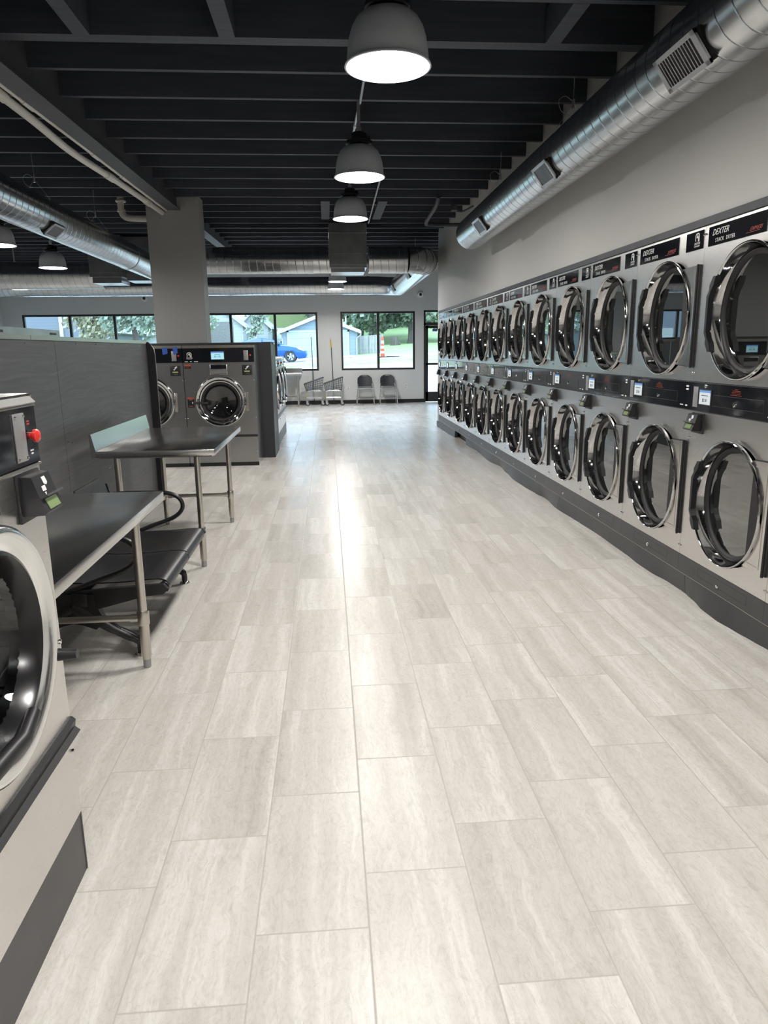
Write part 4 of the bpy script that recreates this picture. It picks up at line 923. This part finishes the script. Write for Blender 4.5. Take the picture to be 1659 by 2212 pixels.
# ---------------------------------------------------------------- outside
EX = .60
def shade_of(c): return tuple(v * EX for v in c)
_noisy = noisy
def noisy(name, a, b, *r, **k): return _noisy(name, shade_of(a), shade_of(b), *r, **k)
M['gravel'] = noisy('white_gravel', (.42, .40, .38), (.85, .83, .80), 9, .9, detail=6); M['grass'] = noisy('lawn_grass', (.30, .44, .17), (.46, .62, .28), 3, .9, detail=6)
M['verge'] = noisy('patchy_verge_grass', (.22, .26, .08), (.50, .46, .26), 2.2, .9, detail=6); M['road'] = noisy('pale_asphalt', (.36, .36, .37), (.44, .44, .45), 4, .9); M['walk'] = noisy('pale_concrete', (.66, .65, .62), (.74, .73, .70), 3, .9)
def siding(name, c, pitch):
    c = shade_of(c); m = mat(name, c, .6); t = NT(m); x, y, z = t.sep(t.pos(False)); f = t.math('FRACT', t.math('DIVIDE', z, pitch))
    t.base(t.ramp(f, [(0, tuple(k*.55 for k in c)), (.10, c), (1, c)])); t.bump(f, .3, .02); return m
M['siding_blue'] = siding('pale_blue_siding', (.36, .46, .56), .26); M['siding_white'] = siding('white_siding', (.62, .66, .68), .24); M['siding_green'] = siding('green_siding', (.30, .36, .16), .22); M['siding_grey'] = siding('slate_siding', (.22, .25, .32), .22)
M['garage_panel'] = siding('pale_garage_panels', (.58, .70, .78), .48); M['roof_grey'] = noisy('grey_shingles', (.34, .35, .35), (.44, .45, .45), 4, .9); M['roof_pale'] = noisy('pale_shingles', (.40, .47, .47), (.50, .56, .56), 4, .9); M['white_trim'] = mat('white_fascia', (.42, .43, .44), .5)
M['fence_wood'] = noisy('weathered_fence', (.42, .42, .44), (.58, .57, .57), 3, .8, stretch=(3, 1, .4)); t = NT(M['fence_wood']); _o = t.n('ShaderNodeObjectInfo'); _h = t.n('ShaderNodeHueSaturation'); t.l(t.b.inputs['Base Color'].links[0].from_socket, _h.inputs['Color']); t.l(t.math('ADD', t.math('MULTIPLY', _o.outputs['Random'], .55), .65), _h.inputs['Value']); t.base(_h.outputs[0])
M['bark'] = noisy('tree_bark', (.10, .085, .07), (.20, .17, .14), 5, .9, stretch=(1, 1, .3)); M['car_blue'] = mat('car_paint_blue', (.006, .085, .36), .25, .2, coat=.3); M['car_glass'] = mat('car_window', (.10, .14, .18), .05, 0, .8)
M['cone_orange'] = mat('orange_cone', (.50, .075, .02), .5); M['diagonal'] = noisy('weathered_boards', (.22, .21, .22), (.36, .35, .36), 2.5, .8, stretch=(5, 1, 5))
def leaf_mat(n, a, b_):
    m = noisy(n, a, b_, 3.0, .6, detail=3); return m
M['leaf'] = leaf_mat('oak_leaves', (.17, .24, .17), (.42, .51, .38)); M['leaf_pale'] = leaf_mat('young_leaves', (.32, .42, .31), (.60, .70, .54)); M['leaf_rust'] = leaf_mat('turning_leaves', (.30, .36, .20), (.66, .58, .40))
PR = [(21.18, -.06), (22.5, .06), (24.5, .35), (27, .62), (30, .80), (33, .90), (36, .95), (46, .98), (56, 1.03), (60, 1.06), (66, 1.35), (70, 1.62), (75, 1.72), (90, 3.2), (130, 8)]
def gz(x, y):
    for (a, p), (c, q) in zip(PR[:-1], PR[1:]):
        if a <= y <= c: z = p + (q - p)*(y - a)/(c - a); break
    else: z = PR[-1][1]
    return z + .045*max(-9, min(10, x))*min(1, max(0, (y - 24)/9))
def ground(name, y0, y1, m, label, cat='ground', x0=-45, x1=35, dz=0):
    b = MB(); nx, ny = 60, max(2, int((y1 - y0)/1.0)); g = [[b.b.verts.new((x0 + (x1 - x0)*i/nx, y0 + (y1 - y0)*j/ny, gz(x0 + (x1 - x0)*i/nx, y0 + (y1 - y0)*j/ny) + dz)) for i in range(nx + 1)] for j in range(ny + 1)]
    for j in range(ny):
        for i in range(nx): b.b.faces.new((g[j][i], g[j][i+1], g[j+1][i+1], g[j+1][i]))
    o = b.build(name, m); o['kind'] = 'structure'; return o
ground('gravel_bank', 21.18, 31.2, 'gravel', ''); ground('grass_verge', 31.2, 36.2, 'verge', ''); ground('street', 36.2, 42.0, 'road', ''); ground('sidewalk', 42.0, 45.5, 'walk', ''); ground('lawn', 45.5, 130, 'grass', '')
ground('driveway', 45.5, 56.1, 'walk', '', x0=-3.4, x1=1.95, dz=.02)
def gable_house(name, label, x0, x1, yf, yb, zg, ze, zr, wall, roof, front_gable=True, over=.35, group='houses across the street'):
    t = thing(name, label, 'house' if name != 'garage' else 'garage', ((x0 + x1)/2, yf, zg)); ox, oy, oz = (x0 + x1)/2, yf, zg
    b = MB(); xm = ox
    if front_gable: b.prism([(x0, zg - .6), (x1, zg - .6), (x1, ze), (xm, zr), (x0, ze)], lambda u, v, k: (u - ox, k - oy, v - oz), yf, yb)
    else: b.prism([(yf, zg - .6), (yb, zg - .6), (yb, ze), ((yf + yb)/2, zr), (yf, ze)], lambda u, v, k: (k - ox, u - oy, v - oz), x0, x1)
    b.build('walls', wall, t, smooth=0)
    r = MB()
    if front_gable:
        sl = (zr - ze)/(xm - x0); th = .12
        for s in (-1, 1):
            e = x0 - over if s < 0 else x1 + over; zE = ze - sl*over
            r.prism([(e, zE + .02), (xm, zr + .02), (xm, zr + .02 + th), (e, zE + .02 + th)], lambda u, v, k: (u - ox, k - oy, v - oz), yf - .3, yb + .3)
        rr = r.build('roof', roof, t, smooth=0); f = MB()
        for s in (-1, 1):
            e = x0 - over if s < 0 else x1 + over; zE = ze - sl*over
            f.prism([(e, zE - .10), (xm, zr - .10), (xm, zr + .16), (e, zE + .16)], lambda u, v, k: (u - ox, k - oy, v - oz), yf - .36, yf - .305)
        f.build('fascia', 'white_trim', rr, smooth=0)
        for s in (-1, 1):
            e = x0 - over if s < 0 else x1 + over; zE = ze - sl*over; wx = x0 + .06 if s < 0 else x1 - .06
            MB().tube([(e - ox, -.33, zE + .03 - oz), (e - ox, yb - yf, zE + .03 - oz)], .06, 8).tube([(e - ox, -.30, zE - oz), (e - ox, -.28, zE - .18 - oz), (wx - ox, -.06, zE - .45 - oz), (wx - ox, -.06, .05)], .045, 8).build('gutter', 'white_trim', rr)
    else:
        ym = (yf + yb)/2; sl = (zr - ze)/(ym - yf); th = .12
        for s in (-1, 1):
            e = yf - over if s < 0 else yb + over; zE = ze - sl*over
            r.prism([(e, zE + .02), (ym, zr + .02), (ym, zr + .02 + th), (e, zE + .02 + th)], lambda u, v, k: (k - ox, u - oy, v - oz), x0 - .3, x1 + .3)
        rr = r.build('roof', roof, t, smooth=0); zE = ze - sl*over
        MB().box(x0 - .32 - ox, x1 + .32 - ox, -over - .05, -over, zE - .06 - oz, zE + .12 - oz).build('fascia', 'white_trim', rr, smooth=0)
    return t
G = gable_house('garage', 'pale blue garage with a wide door and white fascia across the street', -3.42, 2.33, 56, 63, .95, 2.92, 4.02, 'siding_blue', 'roof_grey', True, .26)
g = MB().box(-2.87 + .545, 1.58 + .545, -.06, 0, .05, 1.93); g.build('garage_door', 'garage_panel', G, smooth=0)
MB().box(-3.0 + .545, -2.87 + .545, -.09, 0, 0, 2.05).box(1.58 + .545, 1.71 + .545, -.09, 0, 0, 2.05).box(-3.0 + .545, 1.71 + .545, -.09, 0, 1.93, 2.06).build('door_trim', 'white_trim', G, smooth=0)
MB().lathe([(.0005, 0), (.25, .05), (.36, .12)], lambda a, b, t: (1.95 + t, .2 + a, 2.75 + b*1.1), 20).cyl((2.0, .2, 2.3), (2.0, .2, 2.75), .03, 6).build('satellite_dish', 'white_trim', G)
gable_house('house', 'pale sided house with a front gable and white gutters left of the garage', -7.25, -4.85, 62, 72, .7, 3.62, 4.72, 'siding_white', 'roof_grey', True, .30)
gable_house('house', 'low white house wing with a sloping roof in front of the gabled house', -10.2, -6.55, 58.5, 61.2, .6, 3.60, 5.0, 'siding_white', 'roof_grey', True, .30)
gable_house('house', 'tall olive green sided house behind the garage', -8.2, 1.0, 90, 100, 2.8, 7.6, 10.5, 'siding_green', 'roof_grey', False)
o = gable_house('shed', 'small blue grey shed between the gabled house and the garage', -4.15, -3.5, 66, 69, .9, 2.6, 3.4, 'siding_grey', 'roof_pale', False); o['category'] = 'shed'
o = MB().box(-10.9, -6.75, 54, 54.2, .4, 3.62).build('board_screen', 'diagonal', None, smooth=0); tag(o, 'dark weathered board screen beside the leafy tree, right of the column', 'fence')
MB().box(-10.95, -6.7, 53.9, 54.3, .55, .95).build('base_rail', 'white_trim', o, smooth=0)
o = gable_house('house', 'white and slate house with a steep gable at the far left of the long window', -27.5, -16.2, 56, 66, .4, 3.2, 6.6, 'siding_grey', 'roof_pale', True)
MB().box(-6.2, -2.3, -.12, 0, 1.1, 4.1).build('white_bay', 'siding_white', o, smooth=0); MB().box(2.2, 2.45, -.1, 0, .2, 4.8).build('corner_trim', 'white_trim', o, smooth=0); MB().box(-.9, 1.8, -.1, 0, .9, 2.5).build('white_bay', 'siding_white', o, smooth=0)
gable_house('house', 'low house with a pale grey green roof, middle pane of the left window', -17.6, -10.4, 70, 78, .5, 2.55, 4.0, 'siding_white', 'roof_pale', True)
# board fence
ft = thing('board_fence', 'weathered grey board fence right of the garage', 'fence', (3.5, 60, 0))
for k in range(17):
    x = -.98 + .128*k; z0 = gz(3.5 + x, 60); bx('fence_board', 'fence_wood', ft, x - .058, x + .058, -.01, .012, z0 - .1, z0 + 1.46 + rnd.uniform(-.015, .015))
MB().box(-1.05, 1.15, .012, .05, 1.45, 1.53).box(-1.05, 1.15, .012, .05, 2.2, 2.28).build('fence_rail', 'fence_wood', ft, smooth=0)
# cone
ct = thing('traffic_cone', 'tall orange and white traffic cone at the kerb', 'cone', (3.04, 40, gz(3.04, 40)))
MB().box(-.24, .24, -.24, .24, 0, .05, .01).box(.2, .9, -.3, -.05, 0, .08).build('base', 'black', ct)
prof = [(.125, .05), (.118, .22), (.108, .34), (.102, .48), (.092, .62), (.085, .74), (.075, .90), (.068, 1.0), (.055, 1.10), (.03, 1.14)]
for i, (a, b_) in enumerate(((0, 1), (1, 2), (2, 3), (3, 4), (4, 5), (5, 6), (6, 7), (7, 9))):
    q = prof[a:b_+1]; MB().lathe(q, fZ(0, 0), 24, cap1=(i == 7)).build('cone_body' if i % 2 == 0 else 'reflective_band', 'cone_orange' if i % 2 == 0 or i == 7 else 'white_trim', ct)
# trees
def leaf_cloud(b, blobs, n, size, rn):
    for k in range(n):
        c, r = rn.choice(blobs); v = Vector((rn.gauss(0, 1), rn.gauss(0, 1), rn.gauss(0, 1))).normalized() * r * (rn.random()**.35)
        p = Vector(c) + v; a = Vector((rn.gauss(0, 1), rn.gauss(0, 1), rn.gauss(0, 1))).normalized(); d = a.orthogonal().normalized(); e = a.cross(d); s = size*rn.uniform(.6, 1.3)
        b.b.faces.new([b.b.verts.new(p + q) for q in (d*s, e*s*.6, -d*s, -e*s*.6)])
def tree(label, x, y, h, trunk_r, blobs, n, size, m, seed, group=None, name='tree'):
    z = gz(x, y); t = thing(name, label, 'tree', (x, y, z), 0, group); rn = random.Random(seed)
    tr = MB().tube(smooth_path([(0, 0, -.1), (.05*h*.1, 0, h*.25), (-.02*h, .02, h*.55), (.02*h, 0, h*.8)], 4), [trunk_r*1.35] + [trunk_r*1.05]*4 + [trunk_r*.85]*4 + [trunk_r*.5]*4, 10)
    for (c, r) in blobs[:6]: tr.tube([(0, 0, h*.42), ((c[0])*.5, c[1]*.5, (h*.42 + c[2])*.5 + .1), c], [trunk_r*.5, trunk_r*.3, trunk_r*.1], 6)
    tr.build('trunk', 'bark', t)
    b = MB(); leaf_cloud(b, blobs, n, size, rn); b.build('foliage', m, t, smooth=0, fix=False)
    return t
def blobs(rn, n, w_, z0, z1, r): return [((rn.uniform(-w_, w_), rn.uniform(-w_*.6, w_*.6), rn.uniform(z0, z1)), r*rn.uniform(.7, 1.2)) for _ in range(n)]
rb = random.Random(3)
tree('large oak whose dark trunk rises above the board fence', 3.6, 80, 13, .42, blobs(rb, 32, 5.8, 2.2, 9, 1.6), 7500, .34, 'leaf', 1, 'trees in the park')
tree('second oak to the right of the fence oak, trunk partly behind the window mullion', 5.4, 84, 13, .55, blobs(rb, 26, 5, 2.8, 11, 1.8), 5600, .34, 'leaf', 2, 'trees in the park')
tree('large oak with a thick leaning trunk at the right of the picture window', 8.75, 75, 12, .42, blobs(rb, 38, 6.2, 2.3, 8, 1.4), 8000, .32, 'leaf', 3, 'trees in the park')
tree('tree beyond the entrance door glass', 12.6, 72, 10, .35, blobs(rb, 22, 3.6, 2.6, 9, 1.5), 3800, .30, 'leaf_pale', 4, 'trees in the park')
tree('bushy background tree between the two oaks', 9.5, 98, 9, .3, blobs(rb, 36, 7, .4, 6, 1.6), 7000, .4, 'leaf_pale', 5, 'trees in the park')
tree('tree behind the olive house peeping over the garage roof', -1.4, 72, 9, .25, blobs(rb, 14, 1.6, 4.2, 7, 1.1), 2400, .24, 'leaf', 6)
tree('leafy tree close to the column in the long window', -8.9, 50, 6.5, .14, blobs(rb, 16, 1.2, 1.6, 5.5, .8), 2600, .15, 'leaf_pale', 7)
tree('young slender tree in front of the gabled house', -4.55, 47, 3.4, .05, blobs(rb, 14, .55, .9, 3.2, .42), 1100, .10, 'leaf_pale', 8)
tree('tree with rusty leaves left of the column in the long window', -13.9, 46, 6.5, .16, blobs(rb, 18, 1.5, 2.2, 5.6, .9), 2200, .15, 'leaf_rust', 9)
tree('large leafy tree beside the column, partly hidden by it', -11.2, 44, 6.5, .18, blobs(rb, 20, 1.5, 2.2, 5.4, .9), 2600, .15, 'leaf', 10)
tree('pale tree behind the houses at the far left', -19.5, 85, 9, .3, blobs(rb, 18, 4, 2.5, 8, 1.6), 2400, .32, 'leaf_pale', 11)
st = MB().lathe([(.46, -.1), (.40, .15), (.34, .4), (.30, .72), (.25, .80), (.0005, .78)], lambda a, b, t: (a*(1 + .15*math.sin(3*math.atan2(b, a))), b, t), 20).box(.3, .55, -.2, .1, -.1, .3, .04).build('tree_stump', 'bark', None, loc=(6.5, 70, gz(6.5, 70)))
tag(st, 'weathered tree stump on the park lawn', 'stump')
# blue car parked across the street, nose to the right
car = thing('car', 'blue sedan parked across the street in front of the garage', 'car', (-1.15, 43, gz(-2.5, 43)))
low = [(-.02, .34), (0, .52), (-.05, .66), (-.35, .80), (-.9, .92), (-1.32, .98), (-2.0, .99), (-3.3, .98), (-3.9, 1.0), (-4.4, .97), (-4.48, .7), (-4.45, .35), (-4.2, .24)]
def arch(cx, r=.36): return [(cx - r*math.cos(a), .24 + max(0, .10 + r*math.sin(a) - .02)) for a in [PI*k/8 for k in range(9)]]
bottom = [(-4.1, .22)] + arch(-3.62) + [(-3.2, .2), (-1.4, .2)] + arch(-.95) + [(-.5, .2), (-.08, .24)]
def car_loft(prof, ws):
    b = MB(); rings = []
    for yy, ins in ws:
        cx = -2.2; cz = .6; rings.append([b.b.verts.new((cx + (u - cx)*(1 - ins*.04), yy, cz + (v - cz)*(1 - ins*.18))) for u, v in prof])
    n = len(prof)
    for A, B in zip(rings[:-1], rings[1:]):
        for i in range(n): b.b.faces.new((A[i], A[(i+1) % n], B[(i+1) % n], B[i]))
    b.b.faces.new(rings[0]); b.b.faces.new(rings[-1][::-1]); return b
car_loft(low + bottom, [(-.88, 1.2), (-.86, .5), (-.78, 0), (.78, 0), (.86, .5), (.88, 1.2)]).build('body', 'car_blue', car, smooth=35)
cab = [(-1.28, .95), (-1.75, 1.22), (-2.1, 1.36), (-2.5, 1.42), (-3.1, 1.40), (-3.6, 1.24), (-4.0, .98)]
car_loft(cab, [(-.72, .9), (-.66, .2), (.66, .2), (.72, .9)]).build('cabin', 'car_blue', car, smooth=35)
wg = [(-1.48, .99), (-1.85, 1.21), (-2.15, 1.31), (-2.5, 1.34), (-2.5, .99)]
MB().prism(wg, lambda u, v, k: (u, k - (1.2 - v)*.10, v), -.745, -.70).prism([(-2.58, .99), (-2.58, 1.34), (-3.05, 1.33), (-3.5, 1.18), (-3.6, 1.0)], lambda u, v, k: (u, k - (1.2 - v)*.10, v), -.745, -.70).build('side_window', 'car_glass', car, smooth=0)
MB().prism([(-1.34, .985), (-1.80, 1.25), (-1.84, 1.235), (-1.40, .985)], lambda u, v, k: (u, k, v), -.62, .62).build('windscreen', 'car_glass', car, smooth=0)
MB().prism([(-.10, .66), (-.32, .80), (-.62, .84), (-.5, .74), (-.2, .64)], lambda u, v, k: (u, k, v), -.893, -.70).build('headlight', 'white_trim', car, smooth=0)
MB().ball((-1.62, -.98, 1.02), .1, 2, (1, .7, .7)).build('mirror', 'black', car)
for wx in (-.95, -3.62):
    for s in (-1, 1):
        wv = MB().lathe([(.20, s*.68), (.30, s*.68), (.325, s*.72), (.325, s*.84), (.30, s*.885), (.21, s*.885)], lambda a, b, t: (wx + a, t, .325 + b), 32, closed=True).build('wheel', 'tyre', car)
        r = MB().lathe([(.215, s*.87), (.20, s*.85)], lambda a, b, t: (wx + a, t, .325 + b), 24).lathe([(.055, s*.88), (.0005, s*.885)], lambda a, b, t: (wx + a, t, .325 + b), 16)
        for k in range(5):
            a = k*2*PI/5 + .3
            for da in (-.13, .13): r.tube([(wx + .04*math.cos(a), s*.87, .325 + .04*math.sin(a)), (wx + .205*math.cos(a + da), s*.87, .325 + .205*math.sin(a + da))], .017, 6)
        r.build('rim', 'chrome' if False else 'white_trim', wv)
